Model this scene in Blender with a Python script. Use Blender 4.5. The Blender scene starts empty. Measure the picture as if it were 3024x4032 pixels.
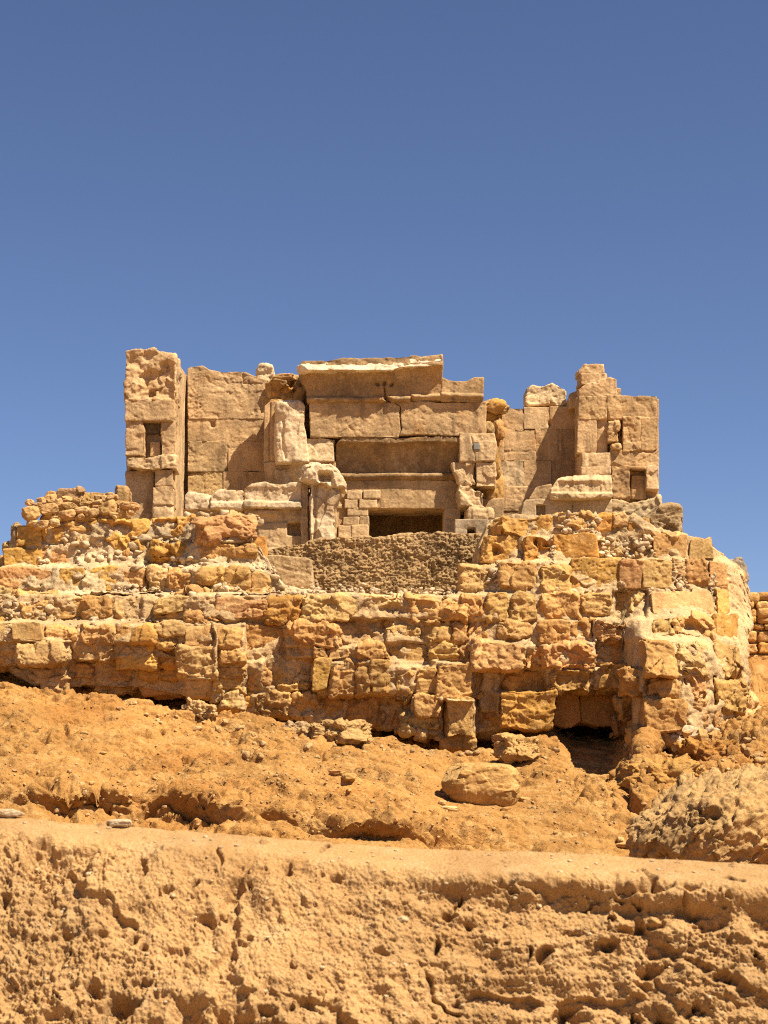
import bpy, math, random
import numpy as np
from mathutils import Vector
R = math.radians
scene = bpy.context.scene
COL = scene.collection
F4 = np.float32
# ------------------------------------------------------------------ camera model
FPX, CX, CY, PITCH = 7000.0, 1512.0, 2016.0, R(9.0)
CP, SP = math.cos(PITCH), math.sin(PITCH)

def at(px, py, Y):
    """photo pixel + world distance Y -> world X, Z (arrays or scalars)"""
    u = (np.asarray(px, float) - CX) / FPX
    v = (CY - np.asarray(py, float)) / FPX
    dy = CP - v * SP
    dz = SP + v * CP
    t = np.asarray(Y, float) / dy
    return u * t, dz * t

def proj(X, Y, Z):
    d = Y * CP + Z * SP
    v = (-Y * SP + Z * CP) / d
    return CX + FPX * X / d, CY - FPX * v
# ------------------------------------------------------------------ noise
_rng = np.random.default_rng(7)
LAT = _rng.random((64, 64, 64)).astype(F4)
JIT = _rng.random((64, 64, 64, 3)).astype(F4)
ROT = np.array([[0.36, 0.48, -0.8], [-0.8, 0.6, 0.0], [0.48, 0.64, 0.6]], F4)

def vn(p):
    i = np.floor(p).astype(np.int32)
    f = (p - i).astype(F4)
    f = f * f * f * (f * (f * 6 - 15) + 10)
    x0 = i[:, 0] & 63; y0 = i[:, 1] & 63; z0 = i[:, 2] & 63
    x1 = (x0 + 1) & 63; y1 = (y0 + 1) & 63; z1 = (z0 + 1) & 63
    fx, fy, fz = f[:, 0], f[:, 1], f[:, 2]
    L = LAT
    a = L[x0, y0, z0]; a = a + (L[x1, y0, z0] - a) * fx
    b = L[x0, y1, z0]; b = b + (L[x1, y1, z0] - b) * fx
    c = L[x0, y0, z1]; c = c + (L[x1, y0, z1] - c) * fx
    d = L[x0, y1, z1]; d = d + (L[x1, y1, z1] - d) * fx
    a = a + (b - a) * fy
    c = c + (d - c) * fy
    return a + (c - a) * fz

def fbm(p, octv=4, gain=0.5, ridged=False):
    """about -1..1"""
    q = p.astype(F4)
    s = np.zeros(len(p), F4); amp = 1.0; tot = 0
    for _ in range(octv):
        n = vn(q) * 2 - 1
        if ridged:
            n = 1 - 2 * np.abs(n)
        s += n * amp; tot += amp; amp *= gain
        q = (q @ ROT) * 2.03 + 17.3
    return s / tot * 1.5

def cell(p):
    """cellular noise: F1, F2, random vec of the nearest cell, delta"""
    p = p.astype(F4)
    i = np.floor(p).astype(np.int32)
    n = len(p)
    f1 = np.full(n, 9, F4); f2 = np.full(n, 9, F4)
    rid = np.zeros((n, 3), F4); dl = np.zeros((n, 3), F4)
    for dx in (-1, 0, 1):
        for dy in (-1, 0, 1):
            for dz in (-1, 0, 1):
                c = i + np.array([dx, dy, dz], np.int32)
                j = JIT[c[:, 0] & 63, c[:, 1] & 63, c[:, 2] & 63]
                d = c + j - p
                r = (d * d).sum(1)
                m = r < f1
                f2 = np.where(m, f1, np.minimum(f2, r))
                f1 = np.where(m, r, f1)
                rid[m] = j[m]; dl[m] = d[m]
    return np.sqrt(f1), np.sqrt(f2), rid, dl

def sstep(a, b, x):
    t = np.clip((x - a) / (b - a), 0, 1)
    return t * t * (3 - 2 * t)
def gv(px, py, pts, w=3.0):
    """1 along a polyline in photo pixels, fading over w"""
    d = np.full(len(px), 1e9)
    for (ax, ay), (bx_, by) in zip(pts[:-1], pts[1:]):
        vx, vy = bx_ - ax, by - ay
        t = np.clip(((px - ax) * vx + (py - ay) * vy) / (vx * vx + vy * vy + 1e-9), 0, 1)
        d = np.minimum(d, np.hypot(px - ax - t * vx, py - ay - t * vy))
    return np.exp(-(d / w) ** 2)
# ------------------------------------------------------------------ mesh helpers
def mesh_from(name, V, Fq, smooth=True):
    me = bpy.data.meshes.new(name)
    V = np.ascontiguousarray(V, F4); Fq = np.ascontiguousarray(Fq, np.int32)
    k = Fq.shape[1]
    me.vertices.add(len(V)); me.vertices.foreach_set('co', V.ravel())
    me.loops.add(Fq.size); me.loops.foreach_set('vertex_index', Fq.ravel())
    me.polygons.add(len(Fq))
    me.polygons.foreach_set('loop_start', np.arange(0, Fq.size, k, dtype=np.int32))
    me.polygons.foreach_set('use_smooth', np.full(len(Fq), smooth, bool))
    me.update(calc_edges=True)
    return me

def link(name, me, mat, parent=None, color=None):
    o = bpy.data.objects.new(name, me)
    me.materials.append(mat)
    COL.objects.link(o)
    if parent is not None:
        o.parent = parent
        o.matrix_parent_inverse = parent_inverse(parent)
    if color is not None:
        o.color = (*color, 1)
    return o

def parent_inverse(p):
    from mathutils import Matrix
    return Matrix.Translation(-p.location) if p.type == 'EMPTY' else Matrix.Identity(4)

def tag(o, label=None, cat=None, group=None, kind=None):
    if label: o['label'] = label
    if cat: o['category'] = cat
    if group: o['group'] = group
    if kind: o['kind'] = kind
    return o

def thing(name, label, cat, px, py, Y, group=None):
    o = bpy.data.objects.new(name, None)
    o.empty_display_size = 0.3
    COL.objects.link(o)
    X, Z = at(px, py, Y)
    o.location = (float(X), float(Y), float(Z))
    return tag(o, label, cat, group)

_cube_cache = {}
def cube_grid(nx, ny, nz, back=False):
    """unit box surface, shared edges; coordinates 0..1; the embedded back face is left out unless asked for"""
    key = (nx, ny, nz, back)
    if key in _cube_cache:
        return _cube_cache[key]
    idx = {}
    quads = []; pts = []
    def grid(A, B, f, flip):
        a = np.arange(A + 1); b = np.arange(B + 1)
        aa, bb = np.meshgrid(a, b, indexing='ij')
        P = f(aa.ravel(), bb.ravel())
        base = sum(len(q) for q in pts)
        pts.append(P)
        I = np.arange((A + 1) * (B + 1)).reshape(A + 1, B + 1) + base
        q = np.stack([I[:-1, :-1], I[1:, :-1], I[1:, 1:], I[:-1, 1:]], -1).reshape(-1, 4)
        quads.append(q[:, ::-1] if flip else q)
    z = lambda a: np.zeros_like(a)
    grid(nx, nz, lambda a, b: np.stack([a, z(a), b], 1), False)                 # front  (-Y)
    grid(nx, ny, lambda a, b: np.stack([a, b, z(a) + nz], 1), False)            # top
    grid(nx, ny, lambda a, b: np.stack([a, b, z(a)], 1), True)                  # bottom
    grid(ny, nz, lambda a, b: np.stack([z(a), a, b], 1), True)                  # left
    grid(ny, nz, lambda a, b: np.stack([z(a) + nx, a, b], 1), False)            # right
    if back:
        grid(nx, nz, lambda a, b: np.stack([a, z(a) + ny, b], 1), True)
    P = np.concatenate(pts); Q = np.concatenate(quads)
    k = (P[:, 0] * (ny + 1) + P[:, 1]) * (nz + 1) + P[:, 2]
    _, first, inv = np.unique(k, return_index=True, return_inverse=True)
    P = P[first]; Q = inv.reshape(-1)[Q]
    out = (P / np.array([nx, ny, nz], float), Q)
    _cube_cache[key] = out
    return out

def poly(pts, k):
    a = sorted(pts, key=lambda q: q[k])
    xs = [q[k] for q in a]; ys = [q[1 - k] for q in a]
    return lambda t: np.interp(t, xs, ys)

_seed = [0]
def stone(name, parent, rect, Y, d, mat, color, r=0.05, rough=1.0, facet=0.0, chips=3, res=0.0195, dres=0.05,
          top=None, bot=None, left=None, right=None, relief=None, yaw=0.0, batter=0.0, seed=None, warp=0.02,
          back=False, chip_lo=0.78, strata=0.3, bite=0.0, pit=0.0):
    """one block of stone: rounded box mapped on an outline, chipped and weathered in real geometry"""
    if seed is None:
        _seed[0] += 1; seed = _seed[0]
    rs = np.random.default_rng(1000 + seed)
    x0, y0, x1, y1 = rect
    Yc = Y if not callable(Y) else float(np.mean(Y(np.array([x0, x1, (x0 + x1) / 2]), np.array([y0, y1, (y0 + y1) / 2]))))
    w = (x1 - x0) / FPX * Yc; h = (y1 - y0) / FPX * Yc
    nx = max(4, int(w / res)); nz = max(4, int(h / res)); ny = max(4, int(d / dres))
    P, Q = cube_grid(nx, ny, nz, back)
    half = np.array([w, d, h]) / 2
    p = (P - 0.5) * 2 * half
    rr = min(r, half.min() * 0.9)
    q = np.clip(p, -(half - rr), half - rr)
    dv = p - q
    # normals with even spread near the corners
    ln = np.sqrt((dv * dv).sum(1, keepdims=True)) + 1e-9
    n = dv / ln
    pr = q + n * rr
    if not back:                       # keep the rear rim square
        m = P[:, 1] > 1 - 1e-6
        pr[m] = p[m]
    # chips: cut with random planes near the front edges and corners
    for _ in range(chips):
        a = rs.normal(size=3) * np.array([1, 0.55, 1]); a[1] = -abs(a[1]) - 0.25
        a /= np.linalg.norm(a)
        sup = (np.abs(a) * half).sum()
        dd = sup * rs.uniform(chip_lo, 0.98)
        ex = np.maximum(0, pr @ a - dd)
        pr = pr - ex[:, None] * a * 0.92
    f = pr / (2 * half) + 0.5
    fx, fz = np.clip(f[:, 0], -0.1, 1.1), np.clip(f[:, 2], -0.1, 1.1)
    T = poly(top, 0)(x0 + fx * (x1 - x0)) if top else y0
    B = poly(bot, 0)(x0 + fx * (x1 - x0)) if bot else y1
    py = B + (T - B) * fz
    pyl = y1 + (y0 - y1) * fz
    L = poly(left, 1)(pyl) if left else x0
    Rr = poly(right, 1)(pyl) if right else x1
    px = L + (Rr - L) * fx
    Yf = Y(px, py) if callable(Y) else np.full(len(px), float(Y))
    X, Z = at(px, py, Yf)
    Xc, Zc = X.mean(), Z.mean()
    Yw = Yf + (f[:, 1]) * d + math.tan(yaw) * (X - Xc) + batter * (Z - Zc)
    W = np.stack([X, Yw, Z], 1)
    so = rs.uniform(0, 50, 3)
    S = W + so
    front = np.clip(-n[:, 1], 0, 1)
    disp = np.zeros(len(W), F4)
    if rough:
        patch = sstep(-0.15, 0.4, fbm(S * 1.3 + 23, 3))           # weathering comes in patches: smooth faces beside spalled ones
        disp += rough * (0.045 * fbm(S * 1.5, 3) + (0.004 + 0.012 * patch) * fbm(S * 6.0, 3) + (0.002 + 0.0095 * patch) * fbm(S * 16.0, 3, 0.65))
        disp -= rough * 0.03 * sstep(0.68, 1.05, fbm(S * 1.9 + 3, 3, 0.5, True))
        if strata:
            disp += rough * strata * (1 - n[:, 2] ** 2) * (0.03 * fbm(S * np.array([1.3, 1.3, 8.0]), 3) + 0.04 * (((S[:, 2] * 4.5 + 1.3 * fbm(S * 1.1, 3)) % 1.0) - 0.5))
    if facet:
        for sc, am in ((2.1, 1.0), (5.5, 0.38), (12.0, 0.25))[:3 if facet > 0.2 else 2]:
            f1, f2, rid, dl = cell(S * sc)
            g = rid - 0.5
            disp += facet * am * ((g * dl).sum(1) * 0.9 + g[:, 0] * 0.5) * (1.0 / sc) * 1.6
    if bite:
        disp -= bite * sstep(0.12, 0.5, fbm(S * 1.5 + 31, 3))
    if pit:
        disp -= pit * sstep(0.12, 0.3, fbm(S * 11.0 + 11, 3, 0.6)) * sstep(-0.25, 0.3, fbm(S * 1.8 + 5, 2))
    if relief is not None:
        rel = relief(px, py)
        W[:, 1] -= rel * np.clip(1 - 5 * P[:, 1], 0, 1)
    W += n * disp[:, None]
    if warp:
        for k in range(3):
            W[:, k] += warp * fbm(S * 0.9 + 7.7 * k, 2) * (0.5 if k == 1 else 1)
    me = mesh_from(name, W, Q)
    return link(name, me, mat, parent, color)

def rock_mesh(cx, cy, cz, sx, sy, sz, seed, sub=24, rough=1.0, chips=7, flat=0.0):
    """a loose stone: rounded chipped lump (closed)"""
    rs = np.random.default_rng(9000 + seed)
    P, Q = cube_grid(sub, sub, sub, True)
    p = (P - 0.5) * 2
    p = p / (np.abs(p) ** 3.2).sum(1, keepdims=True) ** (1 / 3.2)
    for _ in range(chips):
        a = rs.normal(size=3); a /= np.linalg.norm(a)
        d = rs.uniform(0.72, 0.98) * (1 + 0.15 * np.abs(a).min())
        ex = np.maximum(0, p @ a - d)
        p = p - ex[:, None] * a * 0.95
    n = p / np.linalg.norm(p, axis=1, keepdims=True)
    S = p * np.array([sx, sy, sz])
    m = (sx * sy * sz) ** (1 / 3)
    so = rs.uniform(0, 50, 3)
    disp = rough * (0.16 * fbm(p * 1.1 + so, 3) + 0.06 * fbm(p * 3.4 + so, 3) + 0.03 * fbm(p * 9 + so, 2))
    W = (p + n * disp[:, None]) * np.array([sx, sy, sz])
    an = rs.uniform(-0.5, 0.5)
    c, s = math.cos(an), math.sin(an)
    W = np.stack([W[:, 0] * c - W[:, 1] * s, W[:, 0] * s + W[:, 1] * c, W[:, 2]], 1)
    return W + np.array([cx, cy, cz]), Q

def rock(name, px, py, wpx, hpx, Y, mat, color, tilt=0.0, dep=0.8, seed=None, sub=20, rough=1.0, chips=7, parent=None):
    if seed is None:
        _seed[0] += 1; seed = _seed[0]
    X, Z = at(px, py, Y)
    sx = wpx / FPX * Y / 2; sz = hpx / FPX * Y / 2
    V, Q = rock_mesh(0, 0, 0, sx, (sx + sz) / 2 * dep, sz, seed, sub, rough, chips)
    c, s = math.cos(tilt), math.sin(tilt)
    V = np.stack([V[:, 0] * c - V[:, 2] * s, V[:, 1], V[:, 0] * s + V[:, 2] * c], 1)
    o = link(name, mesh_from(name, V, Q), mat, None, color)
    o.location = (float(X), float(Y), float(Z))
    return o
# ------------------------------------------------------------------ materials
def N(nt, t, x=0, y=0, **kw):
    n = nt.nodes.new(t); n.location = (x, y)
    for k, v in kw.items():
        setattr(n, k, v)
    return n

def mk_stone(name, fixed=None, var=(0.72, 1.22), pale=(0.62, 0.49, 0.32), pale_amt=0.45, stain=(0.27, 0.16, 0.07), stain_amt=0.45,
             bump=0.6, fine=26.0, coarse=1.3, grime=0.0, grime_col=(0.15, 0.105, 0.065), bdist=0.05, gain=0.84):
    m = bpy.data.materials.new(name); m.use_nodes = True
    nt = m.node_tree; nt.nodes.clear()
    out = N(nt, 'ShaderNodeOutputMaterial', 1400); bs = N(nt, 'ShaderNodeBsdfPrincipled', 1100)
    bs.inputs['Roughness'].default_value = 0.92
    bs.inputs['Specular IOR Level'].default_value = 0.12
    nt.links.new(bs.outputs[0], out.inputs[0])
    geo = N(nt, 'ShaderNodeNewGeometry', -1200)
    oi = N(nt, 'ShaderNodeObjectInfo', -1200, 300)
    mp = N(nt, 'ShaderNodeVectorMath', -1000, 0, operation='ADD')
    sc = N(nt, 'ShaderNodeVectorMath', -1100, 200, operation='SCALE'); sc.inputs[0].default_value = (31, 17, 23)
    nt.links.new(oi.outputs['Random'], sc.inputs['Scale'])
    nt.links.new(geo.outputs['Position'], mp.inputs[0]); nt.links.new(sc.outputs[0], mp.inputs[1])
    def noise(scale, det, rough, x, y, vec=None):
        n = N(nt, 'ShaderNodeTexNoise', x, y)
        vec = vec or (geo if scale < 7 else mp)
        n.inputs['Scale'].default_value = scale; n.inputs['Detail'].default_value = det; n.inputs['Roughness'].default_value = rough
        nt.links.new(vec.outputs['Position'] if vec is geo else vec.outputs[0], n.inputs['Vector'])
        return n
    def ramp(src, a, b, lo=0.0, hi=1.0, x=0, y=0):
        r = N(nt, 'ShaderNodeMapRange', x, y, interpolation_type='SMOOTHSTEP')
        r.inputs['From Min'].default_value = a; r.inputs['From Max'].default_value = b
        r.inputs['To Min'].default_value = lo; r.inputs['To Max'].default_value = hi
        nt.links.new(src, r.inputs['Value'])
        return r
    def mix(fac, a, b, blend='MIX', x=0, y=0):
        n = N(nt, 'ShaderNodeMix', x, y, data_type='RGBA', blend_type=blend)
        for s, v in ((n.inputs[0], fac), (n.inputs[6], a), (n.inputs[7], b)):
            if hasattr(v, 'outputs') or hasattr(v, 'is_linked'):
                nt.links.new(v, s)
            else:
                s.default_value = v if isinstance(v, float) else (*v, 1)
        return n
    n1 = noise(coarse, 5, 0.6, -700, 300); n2 = noise(coarse * 4.3, 7, 0.66, -700, 0); n3 = noise(fine, 5, 0.65, -700, -300)
    n4 = noise(coarse * 0.8, 4, 0.6, -700, 550)
    sq = N(nt, 'ShaderNodeMapping', -900, 750); sq.inputs['Scale'].default_value = (2.2, 2.2, 0.35)
    nt.links.new(mp.outputs[0], sq.inputs['Vector'])
    n5 = noise(1.6, 6, 0.6, -700, 780, sq)
    base = oi.outputs['Color']
    if fixed is not None:
        rgb = N(nt, 'ShaderNodeRGB', -700, 900); rgb.outputs[0].default_value = (*fixed, 1); base = rgb.outputs[0]
    v1 = ramp(n1.outputs[0], 0.3, 0.7, var[0], var[1], -450, 300)
    vs = N(nt, 'ShaderNodeVectorMath', -250, 350, operation='SCALE')
    nt.links.new(base, vs.inputs[0]); nt.links.new(v1.outputs[0], vs.inputs['Scale'])
    p1 = ramp(n2.outputs[0], 0.47, 0.68, 0.0, pale_amt, -450, 0)
    c1 = mix(p1.outputs[0], vs.outputs[0], pale, x=0, y=200)
    s1 = ramp(n4.outputs[0], 0.52, 0.75, 0.0, stain_amt, -450, 550)
    c2 = mix(s1.outputs[0], c1.outputs[2], stain, x=200, y=200)
    if grime:
        g1 = ramp(n5.outputs[0], 0.5, 0.72, 0.0, grime, -450, 780)
        c2 = mix(g1.outputs[0], c2.outputs[2], grime_col, x=350, y=300)
    s3 = ramp(n3.outputs[0], 0.3, 0.7, 0.78 * gain, 1.2 * gain, -450, -300)
    vs2 = N(nt, 'ShaderNodeVectorMath', 600, 200, operation='SCALE')
    nt.links.new(c2.outputs[2], vs2.inputs[0]); nt.links.new(s3.outputs[0], vs2.inputs['Scale'])
    nt.links.new(vs2.outputs[0], bs.inputs['Base Color'])
    # relief: pits and grain
    vor = N(nt, 'ShaderNodeTexVoronoi', -700, -600); vor.inputs['Scale'].default_value = fine * 0.45
    nt.links.new(mp.outputs[0], vor.inputs['Vector'])
    nb = noise(fine * 0.33, 9, 0.72, -700, -850)
    ad = N(nt, 'ShaderNodeMath', -300, -500, operation='MULTIPLY_ADD')
    nt.links.new(vor.outputs['Distance'], ad.inputs[0]); ad.inputs[1].default_value = 0.28
    nt.links.new(nb.outputs[0], ad.inputs[2])
    bp = N(nt, 'ShaderNodeBump', 800, -300)
    bp.inputs['Strength'].default_value = bump; bp.inputs['Distance'].default_value = bdist
    nt.links.new(ad.outputs[0], bp.inputs['Height'])
    nt.links.new(bp.outputs[0], bs.inputs['Normal'])
    return m

M_temple = mk_stone('weathered_limestone', pale=(0.60, 0.41, 0.215), pale_amt=0.4, stain=(0.40, 0.20, 0.065), stain_amt=0.6, bump=0.5, bdist=0.035, grime=0.65, grime_col=(0.17, 0.105, 0.055))
M_mason = mk_stone('ochre_masonry', pale=(0.55, 0.35, 0.145), pale_amt=0.5, stain=(0.36, 0.17, 0.045), stain_amt=0.5, bump=0.6, bdist=0.05, gain=0.92)
M_mortar = mk_stone('lime_mortar', pale=(0.56, 0.39, 0.19), pale_amt=0.55, stain=(0.34, 0.165, 0.05), stain_amt=0.55, bump=0.9, fine=20, bdist=0.06, gain=0.92)
M_slope = mk_stone('ochre_earth', var=(0.8, 1.18), pale=(0.52, 0.31, 0.115), pale_amt=0.75, stain=(0.36, 0.145, 0.03), stain_amt=0.75, bump=0.9, bdist=0.08, fine=22, coarse=0.5)
M_mud = mk_stone('dry_mud', var=(0.82, 1.15), pale=(0.54, 0.345, 0.165), pale_amt=0.5, stain=(0.33, 0.165, 0.055), stain_amt=0.5, bump=0.8, fine=110, coarse=2.0, bdist=0.015)
M_rubble = mk_stone('rubble_concrete', pale=(0.44, 0.30, 0.155), pale_amt=0.4, stain=(0.22, 0.125, 0.055), stain_amt=0.5, bump=0.8, fine=24)
M_metal = bpy.data.materials.new('grey_metal'); M_metal.use_nodes = True
_b = M_metal.node_tree.nodes['Principled BSDF']; _b.inputs['Base Color'].default_value = (0.16, 0.15, 0.13, 1); _b.inputs['Roughness'].default_value = 0.6
_n = M_metal.node_tree.nodes.new('ShaderNodeTexNoise'); _n.inputs['Scale'].default_value = 30
_r = M_metal.node_tree.nodes.new('ShaderNodeMapRange'); _r.inputs['To Min'].default_value = 0.4; _r.inputs['To Max'].default_value = 0.8
M_metal.node_tree.links.new(_n.outputs[0], _r.inputs[0]); M_metal.node_tree.links.new(_r.outputs[0], _b.inputs['Roughness'])

PAL = {'y': (0.50, 0.265, 0.057), 'o': (0.46, 0.215, 0.037), 't': (0.44, 0.235, 0.074), 'c': (0.52, 0.32, 0.125), 'p': (0.47, 0.25, 0.098),
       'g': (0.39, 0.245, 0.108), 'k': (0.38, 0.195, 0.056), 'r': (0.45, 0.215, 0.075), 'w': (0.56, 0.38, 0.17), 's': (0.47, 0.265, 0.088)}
def pal(k, rs, j=0.12):
    c = 0.74 * np.array(PAL[k]) + 0.26 * np.array((0.46, 0.265, 0.092))
    return tuple(c * rs.uniform(1 - j, 1 + j) * rs.uniform(1 - j * 0.35, 1 + j * 0.35, 3))
# ------------------------------------------------------------------ terrain
TY = [10, 20, 27, 29.3, 30.0, 31.5, 33.5, 36, 38.3, 39.5, 42, 46, 60]
TC = {0: [4400, 3600, 3330, 3270, 3120, 3040, 2950, 2840, 2680, 2560, 2420, 2500, 2800],
      350: [4400, 3600, 3350, 3285, 3130, 3050, 2970, 2870, 2715, 2600, 2460, 2500, 2800],
      700: [4400, 3610, 3370, 3300, 3140, 3065, 2995, 2915, 2800, 2700, 2560, 2500, 2800],
      1000: [4400, 3620, 3385, 3320, 3175, 3090, 3015, 2935, 2830, 2740, 2600, 2500, 2800],
      1500: [4400, 3640, 3400, 3345, 3250, 3140, 3055, 2980, 2905, 2800, 2650, 2500, 2800],
      1800: [4400, 3650, 3425, 3375, 3300, 3215, 3130, 3050, 2970, 2860, 2700, 2500, 2800],
      2130: [4400, 3660, 3430, 3385, 3335, 3235, 3130, 3030, 2915, 2870, 2760, 2500, 2800],
      2200: [4400, 3660, 3435, 3390, 3345, 3240, 3140, 3055, 2965, 2920, 2880, 2600, 2800],
      2270: [4400, 3660, 3435, 3390, 3345, 3250, 3160, 3080, 2990, 2930, 2890, 2600, 2800],
      2400: [4400, 3660, 3440, 3395, 3355, 3265, 3150, 3085, 2985, 2930, 2890, 2600, 2800],
      2480: [4400, 3660, 3440, 3395, 3355, 3265, 3120, 3000, 2940, 2900, 2870, 2600, 2800],
      2540: [4400, 3660, 3440, 3395, 3355, 3265, 3090, 2940, 2870, 2850, 2830, 2600, 2800],
      2620: [4400, 3660, 3440, 3400, 3360, 3270, 3120, 3000, 2900, 2850, 2700, 2560, 2800],
      3024: [4400, 3660, 3440, 3400, 3350, 3240, 3080, 2950, 2830, 2770, 2715, 2610, 2800]}
_tcx = sorted(TC)
_tz = np.array([[float(at(c, y, Y)[1]) for y, Y in zip(TC[c], TY)] for c in _tcx])

def terrain_base(X, Y):
    px = CX + X * FPX / (Y * 0.99)          # column along the line of sight at that distance
    zc = np.stack([np.interp(Y, TY, _tz[i]) for i in range(len(_tcx))], 0)
    k = np.clip(np.searchsorted(_tcx, px) - 1, 0, len(_tcx) - 2)
    a = np.array(_tcx, float)
    t = np.clip((px - a[k]) / (a[k + 1] - a[k]), 0, 1)
    t = t * t * (3 - 2 * t)
    i = np.arange(len(px))
    z = zc[k, i] * (1 - t) + zc[k + 1, i] * t
    fade = sstep(12, 20, np.abs(X)) * 0.9
    return z * (1 - fade) - 2.4 * fade

def build_terrain():
    ys = np.concatenate([np.linspace(9.5, 26.5, 30), np.linspace(26.8, 40.6, 560), np.linspace(41, 60, 40)])
    xs = np.concatenate([np.linspace(-24, -9.6, 24), np.linspace(-9.4, 9.4, 760), np.linspace(9.6, 24, 24)])
    XX, YY = np.meshgrid(xs, ys, indexing='ij')
    X = XX.ravel(); Y = YY.ravel()
    # wobble the lip so it is not a straight edge
    q = np.stack([X, Y * 0, X * 0], 1)
    Yw = Y + (0.6 * fbm(q * 0.5 + 3, 3)) * sstep(27, 29, Y) * (1 - sstep(31.5, 35, Y))
    Z = terrain_base(X, Yw)
    W = np.stack([X, Y, Z], 1)
    e = 0.06
    gx = (terrain_base(X + e, Yw) - terrain_base(X - e, Yw)) / (2 * e)
    gy = (terrain_base(X, Yw + e) - terrain_base(X, Yw - e)) / (2 * e)
    n = np.stack([-gx, -gy, np.ones_like(gx)], 1); n /= np.linalg.norm(n, axis=1, keepdims=True)
    vis = sstep(24, 28, Y)
    px = CX + X * FPX / (Y * 0.99)
    crag = 0.6 * sstep(2050, 2300, px) * sstep(31.5, 34, Y) + 0.75 * np.exp(-((Y - 30.0) / 0.9) ** 2) * (1 - sstep(1900, 2300, px))
    A3 = np.array
    lump = fbm(W * A3([0.5, 0.8, 0.7]), 4, 0.5)
    mid = fbm(W * A3([1.4, 2.2, 2.2]) + 5, 4, 0.55)
    rk = sstep(-0.3, 0.25, fbm(W * A3([0.4, 0.6, 0.6]) + 21, 3)) * (1 - crag) * sstep(31, 33, Y)
    d = (0.15 + 0.1 * crag) * lump + (0.07 + 0.08 * crag) * mid
    # rounded rock backs with dark seams between them
    wv = np.stack([lump, mid, lump], 1)
    f1, f2, rid, dl = cell(W * A3([0.62, 1.05, 1.0]) + 0.5 * wv)
    d += (0.05 + 0.14 * rk + 0.14 * crag) * (sstep(0.0, 0.30, f2 - f1) + 0.5 * (rid[:, 0] - .5) + 0.6 * ((rid - .5) * dl).sum(1))
    f1, f2, rid, dl = cell(W * A3([1.5, 2.6, 2.4]) + 0.5 * wv)
    d += (0.03 + 0.06 * rk + 0.12 * crag) * (0.8 * sstep(0.0, 0.28, f2 - f1) + 0.6 * (rid[:, 0] - .5) + 0.9 * ((rid - .5) * dl).sum(1))
    f1, f2, rid, dl = cell(W * A3([4.0, 6.0, 6.0]) + 0.6 * wv)
    sel = sstep(0.0, 0.4, fbm(W * 0.9 + 40, 3))
    d += (0.014 + 0.05 * sel + 0.05 * crag) * (((rid - .5) * dl).sum(1) * 0.9 + 0.6 * (rid[:, 0] - .5))
    d += 0.018 * fbm(W * A3([6, 9, 9]), 3, 0.65) + 0.013 * fbm(W * A3([15, 22, 22]), 2, 0.65)
    d -= (0.02 + 0.05 * rk) * sstep(0.66, 0.98, fbm(W * A3([1.2, 2.4, 3.6]) + 77, 3, 0.5, True))
    # crusts: thin stepped layers
    st = W[:, 2] * 7 + 1.6 * lump + 0.8 * mid
    d += 0.030 * (np.abs((st % 1.0) - 0.5) - 0.25) * 2 * sstep(-0.2, 0.5, fbm(W * 0.7 + 60, 2))
    # broken rock shelves
    tz = W[:, 2] * 1.55 + 0.55 * fbm(W * 0.45 + 70, 3)
    fr_ = tz % 1.0
    d += 0.12 * (sstep(0.0, 0.16, fr_) - fr_) * sstep(-0.35, 0.35, fbm(W * np.array([0.35, 0.6, 0.5]) + 33, 3)) * (1 - sstep(1900, 2200, px))
    qx, qy = proj(W[:, 0], np.maximum(W[:, 1], 5), W[:, 2])
    for pts, wd, dep in (([(142, 2920), (176, 2926)], 12, .25), ([(10, 2843), (60, 2838), (110, 2850)], 6, .12), ([(247, 2875), (262, 2918)], 7, .15), ([(395, 3098), (402, 3150), (412, 3225)], 11, .4), ([(285, 3128), (320, 3160)], 10, .2),
                         ([(542, 3238), (603, 3207), (663, 3196), (754, 3217), (844, 3226)], 12, .3), ([(780, 3160), (874, 3250)], 10, .15), ([(1040, 3224), (1133, 3250), (1219, 3270), (1318, 3285)], 12, .3), ([(1116, 2986), (1186, 2986)], 6, .25),
                         ([(1000, 3070), (1080, 3068), (1140, 3080)], 6, .15), ([(1362, 2880), (1410, 2930), (1420, 2950)], 7, .2), ([(1270, 2960), (1275, 3000)], 7, .2), ([(630, 2880), (640, 2905)], 10, .2), ([(760, 2760), (860, 2800)], 8, .15), ([(2240, 3060), (2260, 3130), (2330, 3190)], 10, .12), ([(2460, 3080), (2470, 3160), (2530, 3190)], 22, .35)):
        d -= dep * gv(qx, qy, pts, wd)
    d -= 0.02 + 0.13 * rk + 0.16 * crag
    # undermined foot of the masonry
    d -= 0.7 * sstep(37.9, 38.5, Y + 0.25 * lump) * (1 - sstep(1950, 2150, px))
    d *= 1 - 0.75 * np.exp(-(((qx - 2320) / 170) ** 2 + ((qy - 2985) / 95) ** 2) ** 2)
    d *= 1 - 0.8 * np.exp(-(((qx - 1900) / 330) ** 2 + ((qy - 3150) / 85) ** 2) ** 2)      # trodden flat around the boulder
    W += n * (d * (0.25 + 0.75 * vis))[:, None]
    W[:, 1] += vis * (0.08 * fbm(W * 2.3 + 80, 3) + 0.03 * fbm(W * 7 + 81, 2)) * (0.4 + 0.4 * crag)
    # overhanging lip of the lower shelf
    lipw = (1 - sstep(1500, 2050, px)) * (0.75 + 0.5 * fbm(np.stack([X, X * 0, X * 0], 1) * 0.8 + 12, 3))
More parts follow.
